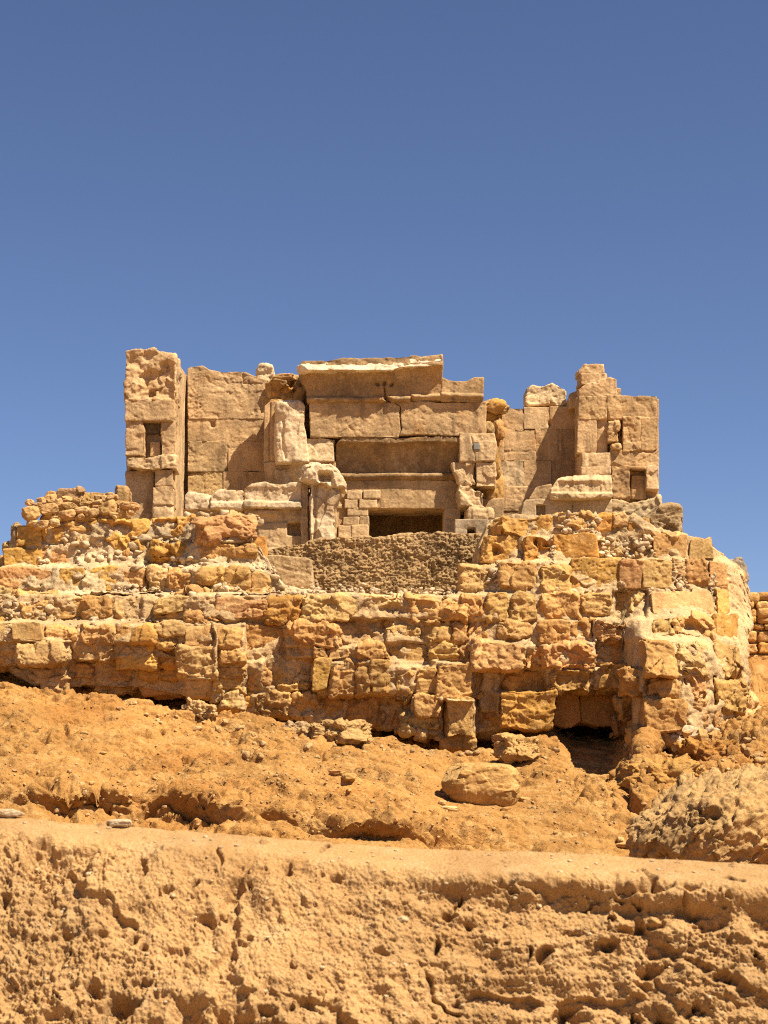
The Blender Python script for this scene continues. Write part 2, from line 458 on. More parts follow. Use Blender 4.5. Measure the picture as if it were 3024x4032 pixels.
    W[:, 1] += np.clip(lipw, 0, 1.2) * (0.42 * np.exp(-((Yw - 29.55) / 0.28) ** 2) - 0.34 * np.exp(-((Yw - 30.15) / 0.3) ** 2))
    nx, ny = len(xs), len(ys)
    I = np.arange(nx * ny).reshape(nx, ny)
    Q = np.stack([I[:-1, :-1], I[1:, :-1], I[1:, 1:], I[:-1, 1:]], -1).reshape(-1, 4)
    o = link('hillside', mesh_from('hillside', W, Q), M_slope, None, (0.42, 0.21, 0.06))
    tag(o, 'eroded ochre earth slope below the masonry', kind='structure')

build_terrain()
def build_ground():
    xs = np.concatenate([-np.geomspace(3000, 30, 26), np.linspace(-26, 26, 53), np.geomspace(30, 3000, 26)])
    XX, YY = np.meshgrid(xs, xs, indexing='ij')
    X, Y = XX.ravel(), YY.ravel()
    q = np.stack([X, Y, X * 0], 1)
    Z = -2.0 + 0.06 * fbm(q * 0.5, 3) - 0.6 * sstep(8, 14, Y) * (1 - sstep(50, 70, Y)) * (1 - sstep(18, 30, np.abs(X)))
    n = len(xs); I = np.arange(n * n).reshape(n, n)
    Q = np.stack([I[:-1, :-1], I[1:, :-1], I[1:, 1:], I[:-1, 1:]], -1).reshape(-1, 4)
    o = link('ground', mesh_from('ground', np.stack([X, Y, Z], 1), Q), M_slope, None, (0.52, 0.34, 0.16))
    tag(o, 'flat sandy desert ground', kind='structure')
build_ground()
# ------------------------------------------------------------------ masonry
# large forms: x0, y0, x1, y1 in the photo, how far they stand forward, softness
FORMS = ((-200, 2448, 690, 2532, .22, 7), (-200, 2620, 130, 2720, -.25, 10), (270, 2600, 700, 2760, -.30, 12), (60, 2525, 280, 2612, .18, 8), (690, 2450, 850, 2680, .22, 8), (720, 2662, 840, 2760, .16, 8), (840, 2455, 965, 2800, .24, 8),
         (965, 2470, 1125, 2600, -.14, 8), (1125, 2455, 1340, 2545, .12, 9), (1340, 2440, 1520, 2545, -.14, 7), (560, 2338, 1960, 2442, .14, 8), (1520, 2535, 1690, 2620, -.16, 8), (1040, 2600, 1240, 2700, -.16, 8), (1235, 2600, 1720, 2735, .20, 9), (1000, 2735, 1240, 2830, .12, 9), (1240, 2745, 1620, 2900, -.16, 10),
         (1722, 2610, 1870, 2765, .34, 6), (1620, 2745, 1742, 2900, .40, 6), (1755, 2750, 1876, 2970, .52, 6), (1890, 2640, 1970, 2810, .20, 8), (1970, 2640, 2150, 2725, -.12, 8), (1850, 2524, 2065, 2642, .26, 8), (1965, 2725, 2195, 2870, .36, 6), (2145, 2530, 2540, 2725, .30, 8), (2340, 2525, 2540, 2630, -.34, 7),
         (1960, 2105, 2065, 2215, .18, 8), (2065, 2110, 2180, 2222, .10, 7), (2180, 2105, 2345, 2204, .10, 5), (2335, 2435, 2560, 2535, .22, 7), (2415, 2330, 2545, 2440, -.28, 8), (2540, 2515, 2662, 2652, .20, 6), (2665, 2520, 2806, 2666, .12, 8), (2808, 2660, 2822, 2780, -.3, 5), (2535, 2660, 2690, 2880, .10, 9),
         (360, 2050, 590, 2122, .12, 8), (590, 2050, 775, 2120, .10, 8), (770, 2028, 1000, 2135, .20, 9), (575, 2130, 795, 2202, .10, 8), (1000, 2120, 1060, 2240, -.15, 7), (600, 2235, 1000, 2330, .08, 9), (-200, 2232, 230, 2330, .10, 8))

def bd(px, py):
    """distance of the masonry face at a photo point: battered, stepped back in tiers, turning away at the right end"""
    px = np.asarray(px, float); py = np.asarray(py, float)
    Y = 38.45 + 0.0016 * np.clip(2560 - py, 0, None) + 0.0010 * np.clip(py - 2560, 0, None) * (1 - sstep(2450, 2540, px))
    Y = Y + 0.10 * fbm(np.stack([px.ravel() / 170, py.ravel() / 170, py.ravel() * 0 + 4.4], 1), 3).reshape(px.shape)
    leftw = 1 - sstep(620, 820, px)
    Y = Y + 0.45 * leftw * (1 - sstep(2435, 2465, py))
    cw = 1 - sstep(1850, 2100, px)
    Y = Y + 0.45 * cw * (1 - sstep(2325, 2350, py))
    Y = Y + 0.25 * cw * (1 - sstep(2215, 2240, py))
    Y = Y + 0.35 * sstep(1800, 2000, px) * (1 - sstep(2195, 2225, py))
    Y = Y - 1.9 * sstep(2440, 2530, px) * sstep(2290, 2650, py)
    Y = Y + 2.0 * np.clip((px - 2640) / 310, 0, 1.3) ** 2
    Y = Y + 0.6 * np.clip((120 - px) / 200, 0, 2) ** 2
    q = np.stack([px.ravel() / 70, py.ravel() / 70, py.ravel() * 0 + 9.4], 1)
    jx = (11 * fbm(q, 2)).reshape(px.shape); jy = (8 * fbm(q + 5, 2)).reshape(px.shape)
    ax, ay = px + jx, py + jy
    for x0, y0, x1, y1, a, e in FORMS:
        m = sstep(x0 - e, x0 + e, ax) * (1 - sstep(x1 - e, x1 + e, ax)) * sstep(y0 - e, y0 + e, ay) * (1 - sstep(y1 - e, y1 + e, ay))
        Y = Y - a * m
    return Y

def zt(zid):
    ox, oy, s = {4: (0, 1850, 1100 / 1659), 5: (900, 2050, 1000 / 1659), 6: (1800, 2000, 1224 / 1659)}[zid]
    return lambda a, b: (ox + a * s, oy + b * s)

def lay(parent, zid, rows, mat, seed0):
    f = zt(zid)
    for i, b in enumerate(rows):
        x0, y0 = f(b[0], b[1]); x1, y1 = f(b[2], b[3])
        k = b[4]; prot = b[5] if len(b) > 5 else 0.0
        style = b[6] if len(b) > 6 else ''
        rs = np.random.default_rng(seed0 + i)
        ex = 3
        kw = dict(r=rs.uniform(0.02, 0.05), rough=rs.uniform(0.7, 1.1), facet=rs.uniform(0.05, 0.16), chips=int(rs.integers(2, 6)), bite=0.0, pit=0.02, strata=rs.uniform(0.1, 0.7))
        if 's' in style: kw.update(r=0.03, rough=0.5, facet=0.0, chips=1, strata=0.15)            # smooth dressed
        if 'r' in style: kw.update(r=0.09, rough=1.1, facet=0.14, chips=7, chip_lo=0.72)            # rounded
        if 'b' in style: kw.update(r=0.06, rough=1.2, facet=0.26, chips=7, bite=0.12, chip_lo=0.66)  # broken
        if 'h' in style: kw.update(bite=0.3, facet=0.04, rough=0.8)                                # hollowed
        x0 -= ex; x1 += ex; y0 -= ex; y1 += ex
        m = (x0 + x1) / 2, (y0 + y1) / 2
        pr = prot * 0.75 + rs.uniform(-0.05, 0.05)
        Yf = (lambda pr: lambda px, py: bd(px, py) - pr)(pr)
        # follow the wall's curve only across the block, not its steps
        gx_, gy_ = np.meshgrid(np.linspace(x0 + .2 * (x1 - x0), x1 - .2 * (x1 - x0), 5), np.linspace(y0 + .2 * (y1 - y0), y1 - .2 * (y1 - y0), 5))
        Y0 = float(np.median(bd(gx_.ravel(), gy_.ravel()))) - pr
        sl = 0.0 if m[0] < 2600 else float(bd(np.array([x1]), np.array([2200.0]))[0] - bd(np.array([x0]), np.array([2200.0]))[0]) / max(1e-6, (x1 - x0) / FPX * Y0)
        jx = lambda: rs.uniform(-8, 8)
        w_, h_ = x1 - x0, y1 - y0
        top = [(x0, y0 + jx()), (x0 + w_ * .35, y0 + jx()), (x0 + w_ * .7, y0 + jx()), (x1, y0 + jx())]
        bot = [(x0, y1 + jx()), (x0 + w_ * .4, y1 + jx()), (x1, y1 + jx())]
        lef = [(x0 + jx(), y0), (x0 + jx(), y1)]; rig = [(x1 + jx(), y0), (x1 + jx(), y1)]
        stone('stone_block', parent, (x0, y0, x1, y1), Y0, rs.uniform(0.55, 0.8), mat, pal(k, rs), top=top, bot=bot, left=lef, right=rig,
              yaw=0.75 * math.atan(np.clip(sl, -0.6, 1.6)) + rs.uniform(-0.07, 0.07), batter=rs.uniform(-0.02, 0.10) + (0.45 if 2500 < m[0] < 2900 and 2290 < m[1] < 2600 else 0) - (0.08 if m[1] > 2600 and m[0] < 2480 else 0), warp=0.05, **kw)

def core(name, parent, rect, top, bot, color, off=0.045, d=2.2, left=None, right=None, res=0.03):
    def Yf(px, py):
        return bd(px, py) + off
    return stone(name, parent, rect, Yf, d, M_mortar, color, r=0.08, rough=1.5, facet=0.14, chips=0, res=res, dres=0.12, top=top, bot=bot,
                 left=left, right=right, warp=0.0, pit=0.03, bite=0.05)

# --- upper left shoulder
sh = thing('stone_shoulder', 'stepped shoulder of yellow and pink stone blocks below the tall pier with a niche', 'masonry wall', 500, 2300, 39.8)
core('mortar_core', sh, (-160, 2040, 1120, 2345), [(-160, 2330), (0, 2235), (30, 2150), (60, 2075), (110, 2062), (300, 2062), (480, 2050), (700, 2045), (960, 2045), (1010, 2130), (1060, 2215), (1120, 2320)], None, (0.50, 0.36, 0.2), off=0.035)
lay(sh, 4, [
    (95, 325, 230, 450, 'y', 0.05, 's'), (245, 335, 380, 430, 'y', 0, ''), (15, 455, 245, 590, 'y', 0.05, 's'), (245, 460, 450, 580, 'p', -.05, ''),
    (385, 305, 500, 400, 's', 0, 'b'), (495, 278, 885, 410, 'y', .12, 'rh'), (890, 272, 1160, 405, 'y', .1, 'rh'), (1165, 268, 1500, 425, 'p', .22, 'rb'),
    (1495, 400, 1592, 570, 'o', .0, 's'), (440, 405, 640, 490, 'g', 0, 'b'), (640, 410, 860, 480, 'y', 0, 'b'), (450, 490, 700, 575, 'g', -.05, 'b'), (700, 480, 870, 570, 't', 0, 'b'),
    (865, 425, 1200, 530, 'y', .08, 'b'), (1200, 430, 1490, 545, 't', .05, 'b'),
    (-60, 592, 335, 715, 'p', .05, ''), (345, 582, 500, 750, 'y', .0, 's'), (500, 580, 720, 750, 'y', -.04, ''), (725, 577, 860, 690, 'p', .08, 'r'), (862, 580, 998, 730, 'w', .08, 'rb'),
    (1000, 590, 1160, 715, 't', .0, 'rb'), (1162, 580, 1318, 670, 't', .05, 'r'), (1320, 578, 1490, 700, 't', .05, 'r'), (1490, 590, 1600, 745, 's', .05, 'r'),
    (-80, 690, 85, 765, 'g', .08, 'r'), (90, 715, 330, 765, 's', 0, 'b'), (720, 695, 900, 750, 's', .1, 'b'), (1000, 715, 1240, 750, 's', .1, 'b'), (1240, 690, 1420, 750, 'w', .08, 'b'), (1420, 700, 1600, 755, 's', .08, 'b'),
    (-120, 770, 130, 850, 'c', 0, 'b'), (130, 770, 290, 890, 's', 0, 'b'), (-100, 850, 130, 905, 'y', 0, 'b'),
    (292, 762, 500, 885, 't', 0, ''), (500, 758, 668, 885, 't', .03, ''), (670, 752, 905, 885, 'w', 0, 'b'), (915, 757, 1280, 850, 'c', .06, ''),
    (915, 845, 1100, 900, 's', 0, 'b'), (1100, 850, 1290, 915, 't', 0, 'b'), (1285, 762, 1588, 885, 'p', .05, ''),
], M_mason, 100)
# --- lower wall, left half and centre
rw = thing('retaining_wall', 'long low wall of worn ochre stone courses above the earth slope', 'masonry wall', 1000, 2780, 38.8)
core('mortar_core', rw, (-160, 2330, 2000, 2950), [(-160, 2345), (2000, 2330)], [(-160, 2610), (0, 2625), (120, 2690), (280, 2705), (560, 2712), (690, 2740), (830, 2745), (900, 2780), (1000, 2815), (1200, 2840), (1450, 2868), (1600, 2880), (1860, 2930), (1900, 2870), (2000, 2870)], (0.47, 0.31, 0.15))
lay(rw, 4, [
    (-100, 912, 72, 1000, 'c', .06, 's'), (72, 910, 250, 1005, 'c', .08, 's'), (252, 915, 450, 1012, 't', .1, 'r'), (456, 920, 690, 1025, 's', .1, 'r'), (690, 922, 762, 1020, 't', 0, 'b'),
    (762, 930, 928, 1040, 'y', .1, 'r'), (925, 922, 1100, 990, 'c', .05, ''), (925, 985, 1040, 1045, 't', .12, 'r'), (1100, 920, 1232, 1050, 'c', .05, 's'), (1258, 930, 1415, 1055, 's', .06, 'r'),
    (-60, 1000, 95, 1088, 't', -.05, 'r'), (105, 1018, 412, 1155, 'g', .14, 'r'), (430, 1032, 668, 1130, 'g', .08, 'r'), (672, 1042, 915, 1180, 'y', -.06, ''), (915, 1062, 1048, 1180, 'y', .05, 'r'),
    (1050, 1050, 1288, 1235, 'c', .1, ''), (1288, 1060, 1448, 1150, 't', .08, 'r'), (1285, 1145, 1440, 1245, 't', .1, 'r'),
    (-60, 1090, 40, 1175, 't', .05, 'r'), (195, 1125, 430, 1230, 'g', .0, 'rb'), (230, 1210, 420, 1310, 'g', .05, 'rb'), (415, 1160, 545, 1228, 's', .12, 'r'), (545, 1125, 830, 1240, 't', -.15, 'b'), (560, 1230, 840, 1330, 't', -.3, 'b'),
    (830, 1182, 1080, 1245, 'y', 0, 'r'), (840, 1245, 1070, 1330, 'k', -.22, 'b'), (1095, 1232, 1252, 1360, 's', .14, 'r'), (1255, 1265, 1300, 1390, 'c', .05, 'b'), (1290, 1228, 1430, 1330, 's', .0, 'r'), (1300, 1290, 1420, 1405, 'c', .12, 'r'),
    (1250, 1395, 1400, 1450, 'o', -.15, 'r'),
], M_mason, 300)
lay(rw, 5, [
    (255, 500, 500, 672, 'o', .0, 'r'), (500, 495, 828, 655, 'c', .08, 'r'), (832, 490, 1182, 655, 'w', .05, 'b'), (1200, 482, 1382, 660, 's', .1, 'rb'), (1385, 500, 1508, 660, 't', .0, 'b'),
    (60, 682, 372, 912, 'k', .0, 'h'), (385, 672, 722, 825, 't', .05, 'b'), (730, 665, 828, 802, 'o', -.05, 's'), (832, 665, 1015, 800, 'o', -.14, 'h'), (1018, 662, 1252, 765, 's', .0, 'b'),
    (1268, 655, 1472, 780, 's', .1, 'r'), (1475, 662, 1545, 772, 't', 0, 'r'),
    (400, 830, 550, 912, 'k', -.08, 'b'), (550, 822, 662, 912, 't', .05, 'r'), (665, 832, 792, 900, 'c', -.06, 'h'), (795, 815, 1040, 915, 's', .0, 'b'), (1060, 792, 1290, 952, 't', -.02, ''), (1292, 792, 1500, 930, 's', .02, 'b'),
    (104, 925, 248, 1112, 's', -.02, 'b'), (248, 935, 352, 1090, 'o', -.05, 's'), (350, 920, 545, 1060, 'y', -.18, 'h'), (400, 1000, 550, 1085, 's', .0, 'b'), (552, 915, 664, 1112, 'y', .0, 's'), (666, 915, 830, 1148, 's', .1, 'r'),
    (830, 922, 925, 1135, 't', .06, 'r'), (925, 912, 1062, 1135, 't', .08, 'r'), (1064, 955, 1212, 1162, 't', .05, 'b'), (1214, 952, 1360, 1152, 's', .12, 'r'), (1372, 942, 1602, 1168, 's', .22, ''),
    (60, 1118, 158, 1232, 'y', -.05, 'r'), (160, 1118, 400, 1285, 't', .08, 'b'), (400, 1130, 572, 1280, 't', .05, 'b'), (572, 1152, 800, 1310, 'k', -.02, 'b'), (800, 1152, 1022, 1330, 'k', .0, 'b'), (1022, 1165, 1200, 1345, 't', -.06, 'b'),
    (1205, 1155, 1392, 1292, 's', .22, ''), (1428, 1162, 1612, 1400, 's', .26, ''), (1145, 1270, 1410, 1395, 'c', .12, 'rb'), (1392, 1375, 1602, 1490, 't', .1, 'rb'), (1220, 1375, 1290, 1435, 'w', .22, 'r'),
    (-5, 842, 104, 1000, 's', .08, 'r'), (0, 1225, 150, 1290, 'g', -.05, 'b'), (290, 1075, 560, 1125, 't', .06, 'b'),
], M_mason, 500)
# --- right bastion
ba = thing('stone_bastion', 'tall rounded bastion of mixed ochre blocks with a dark hollow at its foot', 'masonry wall', 2400, 2900, 39.5)
core('mortar_core', ba, (1880, 2040, 2960, 2950), [(1880, 2150), (1920, 2060), (1960, 2030), (2200, 2024), (2500, 2030), (2600, 2085), (2750, 2105), (2850, 2170), (2920, 2240), (2960, 2340)],
     [(1880, 2900), (2170, 2840), (2185, 2722), (2445, 2722), (2460, 2850), (2520, 2930), (2960, 2960)], (0.50, 0.34, 0.17), off=0.04, d=2.6)
lay(ba, 6, [
    (200, 35, 535, 138, 'y', .15, 'r'), (540, 22, 748, 130, 's', .05, 'b'), (750, 30, 830, 132, 'o', .0, ''), (832, 30, 925, 112, 'c', .1, 'r'), (925, 62, 1040, 148, 'o', .0, 's'), (1040, 118, 1205, 150, 'c', .05, 'b'),
    (145, 145, 360, 292, 'y', .12, 'h'), (360, 150, 512, 300, 'o', .08, 'h'), (520, 145, 735, 272, 'o', .06, 's'), (738, 140, 890, 275, 'w', .0, 'b'), (890, 140, 1040, 275, 's', .0, 'b'), (1042, 142, 1222, 268, 's', .05, 's'), (1226, 165, 1368, 268, 'c', .05, 's'),
    (15, 300, 218, 442, 'c', .1, 'r'), (228, 292, 425, 442, 't', .12, 'r'), (430, 300, 600, 442, 's', .1, 'r'), (602, 276, 870, 434, 'y', .06, 's'), (875, 280, 992, 430, 'p', .05, 's'), (992, 272, 1145, 434, 'c', .06, 's'),
    (1147, 272, 1222, 432, 'w', .0, 'b'), (1222, 280, 1346, 430, 'r', .05, 'b'), (1350, 280, 1448, 430, 's', .02, 's'), (1450, 330, 1535, 440, 'g', -.05, 'b'),
    (15, 456, 146, 580, 't', .1, 'r'), (150, 446, 286, 602, 's', .12, 'r'), (290, 450, 422, 602, 't', .1, 'r'), (440, 442, 662, 592, 's', .12, 'r'), (665, 445, 835, 582, 's', .12, 'r'), (838, 450, 1010, 600, 'k', -.18, ''),
    (905, 425, 1025, 560, 'c', .12, 'b'), (1040, 442, 1380, 572, 'c', .02, 's'), (1378, 440, 1452, 570, 'y', .0, ''),
    (-30, 606, 58, 712, 't', .05, 'r'), (58, 598, 212, 720, 't', .06, 'b'), (215, 622, 430, 732, 's', .05, 'b'), (432, 602, 600, 716, 't', .1, ''), (602, 600, 730, 692, 't', -.02, 'b'), (738, 592, 1030, 722, 'p', .16, 'b'),
    (1032, 582, 1150, 702, 's', .14, 'b'), (1152, 572, 1370, 718, 's', .12, 'b'), (1372, 570, 1500, 730, 'o', .02, ''),
    (-30, 732, 75, 870, 'p', .02, 'b'), (78, 716, 352, 872, 'p', .24, 'r'), (358, 740, 462, 862, 'k', .0, 'b'), (470, 722, 740, 862, 'r', .06, 'b'), (742, 712, 1000, 842, 'k', -.16, ''), (1002, 706, 1165, 886, 's', .3, ''),
    (1172, 712, 1366, 902, 'w', .16, 'rb'), (1370, 722, 1535, 902, 's', .1, 'b'),
    (82, 872, 216, 1020, 't', -.04, 'b'), (218, 872, 466, 992, 'k', -.02, 'b'), (478, 862, 750, 980, 'k', .22, 'b'), (752, 850, 892, 972, 'k', .2, ''), (890, 842, 1020, 1000, 'k', .16, 'b'), (1022, 892, 1200, 1012, 't', .12, 'b'),
    (1202, 902, 1362, 1010, 'p', .08, 'b'), (1372, 902, 1560, 1082, 't', .12, 'b'),
    (125, 1022, 232, 1180, 't', -.05, 'b'), (228, 988, 530, 1176, 'o', .3, ''), (530, 978, 655, 1155, 'k', -.5, 's'), (656, 978, 746, 1157, 'k', -.47, 's'), (750, 975, 872, 1157, 'k', -.5, 's'), (870, 1000, 1000, 1130, 'k', .0, 'b'),
    (1000, 1010, 1212, 1190, 't', .1, ''), (1214, 1000, 1362, 1192, 'p', .05, 'b'), (1368, 1070, 1482, 1190, 't', .05, 'b'), (1482, 1000, 1620, 1165, 'c', .05, 'b'),
    (930, 1172, 1090, 1252, 't', .12, 'b'), (1090, 1182, 1202, 1265, 't', .1, 'b'), (860, 1120, 935, 1205, 't', .1, 'rb'), (1210, 1190, 1330, 1290, 's', .2, 'rb'), (1330, 1190, 1470, 1270, 's', .2, 'rb'), (1470, 1160, 1600, 1260, 't', .1, 'rb'),
], M_mason, 800)
# ------------------------------------------------------------------ temple
def wob(a, b, sc, am):
    return am * fbm(np.stack([a / sc, b / sc, a * 0 + 3.3], 1), 3)
def bx(px, py, x0, y0, x1, y1, s=3.0):
    return sstep(x0 - s, x0 + s, px) * (1 - sstep(x1 - s, x1 + s, px)) * sstep(y0 - s, y0 + s, py) * (1 - sstep(y1 - s, y1 + s, py))

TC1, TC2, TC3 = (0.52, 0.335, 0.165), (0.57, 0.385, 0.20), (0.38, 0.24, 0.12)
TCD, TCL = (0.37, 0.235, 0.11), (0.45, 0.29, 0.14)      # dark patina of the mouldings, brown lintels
def ts(name, parent, rect, Y, d, color=TC1, **kw):
    a = dict(r=0.022, rough=0.5, facet=0.02, chips=1, res=0.021, dres=0.06, strata=0.2, pit=0.012, warp=0.02, chip_lo=0.88)
    a.update(kw)
    a['rough'] *= 0.7; a['pit'] *= 0.45; a['facet'] *= 0.9; a['bite'] = a.get('bite', 0) * 0.6
    return stone(name, parent, rect, Y, d, M_temple, color, **a)
TOPD = lambda x0, x1, y, a, seed, n=9: [(x0 + (x1 - x0) * i / n, y + float(np.random.default_rng(seed * 50 + i).uniform(-a, a))) for i in range(n + 1)]

# the tall pier on the left
t = thing('stone_pier', 'tall square stone pier with a small niche, taller than every other part of the ruin', 'pier', 610, 2040, 44.3)
ts('shaft', t, (499, 1385, 690, 2075), 44.45, 2.25, TC2, top=[(499, 1390), (690, 1396)], rough=0.25, pit=0.008, dres=0.025,
   right=[(693, 1390), (690, 1700), (684, 2075)])
ts('capstone', t, (492, 1368, 692, 1578), 44.0, 0.9, TC1, top=[(492, 1382), (530, 1374), (607, 1366), (631, 1381), (692, 1390)], left=[(493, 1370), (491, 1490), (487, 1500), (490, 1578)],
   rough=1.1, facet=0.16, bite=0.06, pit=0.02, r=0.03, chips=2,
   relief=lambda x, y: -0.13 * bx(x + wob(x, y, 60, 40), y + wob(y, x, 60, 40), 545, 1450, 625, 1550, 24) - 0.18 * bx(x + wob(x, y, 40, 16), y, 582, 1532, 612, 1562, 9) - 0.07 * bx(x, y, 628, 1430, 684, 1570, 10) - 0.06 * bx(x, y, 492, 1395, 600, 1440, 20))
ts('lintel', t, (488, 1574, 690, 1660), 43.97, 0.6, TC1, rough=0.7, pit=0.03)
ts('jamb', t, (490, 1656, 566, 1796), 44.0, 0.5, TC1, rough=0.9, pit=0.035, right=[(556, 1656), (568, 1690), (570, 1796)])
ts('jamb', t, (628, 1656, 690, 1796), 44.05, 0.5, TC1, rough=0.8, pit=0.02, left=[(633, 1656), (630, 1700), (636, 1740), (634, 1796)])
ts('niche_filling', t, (590, 1735, 634, 1796), 44.2, 0.4, TC1, r=0.03, chips=2)
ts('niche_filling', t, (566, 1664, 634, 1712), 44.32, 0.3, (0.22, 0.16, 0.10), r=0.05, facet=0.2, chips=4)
ts('ledge', t, (491, 1788, 690, 1858), 43.82, 0.7, TC2, top=[(491, 1805), (520, 1797), (600, 1796), (660, 1788), (690, 1786)], bot=[(491, 1840), (560, 1855), (690, 1850)], r=0.06, rough=1.2, facet=0.1, chips=4, bite=0.05)
ts('recess_panel', t, (494, 1852, 608, 2070), 44.16, 0.4, (0.44, 0.285, 0.15), rough=0.4)
ts('stone_block', t, (606, 1846, 682, 1918), 43.93, 0.6, TC1, rough=0.7, pit=0.02, r=0.035)
ts('stone_block', t, (598, 1914, 680, 1988), 43.86, 0.7, TC1, rough=0.7, r=0.03)
ts('stone_block', t, (602, 1984, 682, 2060), 43.9, 0.7, TC2, rough=1.1, facet=0.1, r=0.05, chips=4)

# wall between the pier and the broken pilaster
t = thing('screen_wall', 'smooth stone wall with a diagonal shadow between the tall pier and the broken pilaster', 'stone wall', 890, 2040, 47)
ts('stone_course', t, (738, 1440, 1062, 1650), 46.7, 1.0, TC1, r=0.008, warp=0.0, rough=0.75, pit=0.035, top=[(738, 1452), (750, 1443), (800, 1440), (826, 1456), (880, 1462), (960, 1462), (990, 1476), (1062, 1500)],
   relief=lambda x, y: -0.03 * gv(x, y, [(955, 1462), (957, 1508), (1030, 1512)], 3) - 0.04 * bx(x, y, 740, 1440, 1010, 1530, 25))
ts('stone_course', t, (738, 1648, 1062, 1738), 46.72, 1.0, TC1, r=0.008, warp=0.0, rough=0.45, pit=0.008, relief=lambda x, y: -0.1 * bx(x, y, 830, 1660, 845, 1682, 4))
ts('stone_course', t, (738, 1736, 900, 1858), 46.71, 1.0, (0.48, 0.32, 0.155), r=0.008, warp=0.0, rough=0.6, pit=0.03)
ts('stone_course', t, (898, 1736, 1062, 1858), 46.7, 1.0, TC1, r=0.008, warp=0.0, rough=0.7, pit=0.025)
ts('stone_course', t, (738, 1856, 880, 2060), 46.73, 1.0, (0.50, 0.325, 0.14), r=0.008, warp=0.0, rough=0.6, pit=0.03)
ts('stone_course', t, (878, 1856, 1062, 2060), 46.7, 1.0, TC1, r=0.008, warp=0.0, rough=0.7, pit=0.02)

ts('rear_core', t, (715, 1475, 775, 2080), 47.3, 0.9, TC3, res=0.05)

# broken fluted pilaster
t = thing('broken_pilaster', 'pale broken fluted pilaster whose right half is split away, left of the gateway', 'pilaster', 1130, 1900, 45.5)
ts('fluted_strip', t, (1040, 1578, 1092, 2010), 45.5, 1.15, TC1, top=[(1040, 1600), (1060, 1582), (1092, 1578)], rough=0.35, pit=0.004,
   relief=lambda x, y: (-0.05 * gv(x, y, [(1063, 1590), (1063, 1815)], 3) - 0.03 * gv(x, y, [(1040, 1822), (1092, 1815)], 3) + 0.05 * (y > 1822)))
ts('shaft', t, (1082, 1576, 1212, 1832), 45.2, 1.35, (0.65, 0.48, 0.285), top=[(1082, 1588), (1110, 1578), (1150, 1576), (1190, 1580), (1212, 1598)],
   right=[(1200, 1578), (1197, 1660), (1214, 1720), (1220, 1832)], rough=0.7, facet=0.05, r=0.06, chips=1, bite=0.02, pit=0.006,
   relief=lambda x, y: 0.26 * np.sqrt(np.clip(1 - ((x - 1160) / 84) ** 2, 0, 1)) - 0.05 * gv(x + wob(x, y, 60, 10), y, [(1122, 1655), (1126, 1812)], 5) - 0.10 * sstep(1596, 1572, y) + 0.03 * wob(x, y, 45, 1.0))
ts('base', t, (1080, 1812, 1225, 2010), 45.1, 1.3, (0.58, 0.41, 0.225), top=[(1080, 1830), (1112, 1812), (1225, 1812)], rough=1.0, facet=0.12, r=0.06, chips=4, bite=0.1,
   relief=lambda x, y: -0.2 * sstep(0, 30, (1145 - x) + (y - 1810) * 0.45) * (x < 1190))

# gateway
G = thing('temple_gateway', 'central stone gateway with a hollow-moulded broken cornice above a wide dark opening', 'gateway', 1560, 2110, 45.4)
YG = 45.0
def cav(y_lip, y_tor0, y_tor1, depth, tor):
    def f(x, y):
        a = np.clip((y_tor0 - y) / (y_tor0 - y_lip), 0, 1)
        c = depth * (1 - np.sqrt(np.clip(1 - a ** 2, 0, 1)))          # quarter hollow
        c = np.where(y <= y_lip, depth + 0.02, c)
        m = np.clip((y - y_tor0) / (y_tor1 - y_tor0), 0, 1)
        return c + tor * np.sqrt(np.clip(1 - (2 * m - 1) ** 2, 0, 1)) * ((y > y_tor0) & (y < y_tor1))
    return f
c1 = cav(1458, 1560, 1584, 0.30, 0.10)
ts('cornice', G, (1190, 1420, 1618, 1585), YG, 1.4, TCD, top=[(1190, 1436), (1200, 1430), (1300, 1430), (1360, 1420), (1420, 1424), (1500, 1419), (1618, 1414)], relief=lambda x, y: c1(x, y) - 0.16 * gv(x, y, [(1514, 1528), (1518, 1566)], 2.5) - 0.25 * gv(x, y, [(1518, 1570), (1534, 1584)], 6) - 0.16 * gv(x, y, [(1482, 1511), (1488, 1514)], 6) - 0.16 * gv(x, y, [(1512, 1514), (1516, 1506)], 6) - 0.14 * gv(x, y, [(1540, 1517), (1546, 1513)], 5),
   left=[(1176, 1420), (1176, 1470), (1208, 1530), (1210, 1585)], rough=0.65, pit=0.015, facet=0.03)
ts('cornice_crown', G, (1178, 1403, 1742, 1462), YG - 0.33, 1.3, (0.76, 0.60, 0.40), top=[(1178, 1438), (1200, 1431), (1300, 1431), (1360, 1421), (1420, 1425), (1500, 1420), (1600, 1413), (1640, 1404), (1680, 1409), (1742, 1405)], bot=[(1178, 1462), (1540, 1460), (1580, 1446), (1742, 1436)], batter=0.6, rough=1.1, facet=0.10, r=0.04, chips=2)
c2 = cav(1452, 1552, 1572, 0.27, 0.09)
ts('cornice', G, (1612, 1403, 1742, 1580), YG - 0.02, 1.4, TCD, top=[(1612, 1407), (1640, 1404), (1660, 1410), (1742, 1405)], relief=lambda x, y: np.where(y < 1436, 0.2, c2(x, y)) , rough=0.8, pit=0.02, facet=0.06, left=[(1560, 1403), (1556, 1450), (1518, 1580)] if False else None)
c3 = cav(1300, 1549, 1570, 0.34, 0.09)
ts('cornice', G, (1738, 1484, 1904, 1582), YG - 0.01, 1.4, TCD, top=[(1738, 1484), (1760, 1494), (1800, 1500), (1840, 1498), (1865, 1486), (1904, 1486)], relief=c3, rough=0.6, pit=0.015)
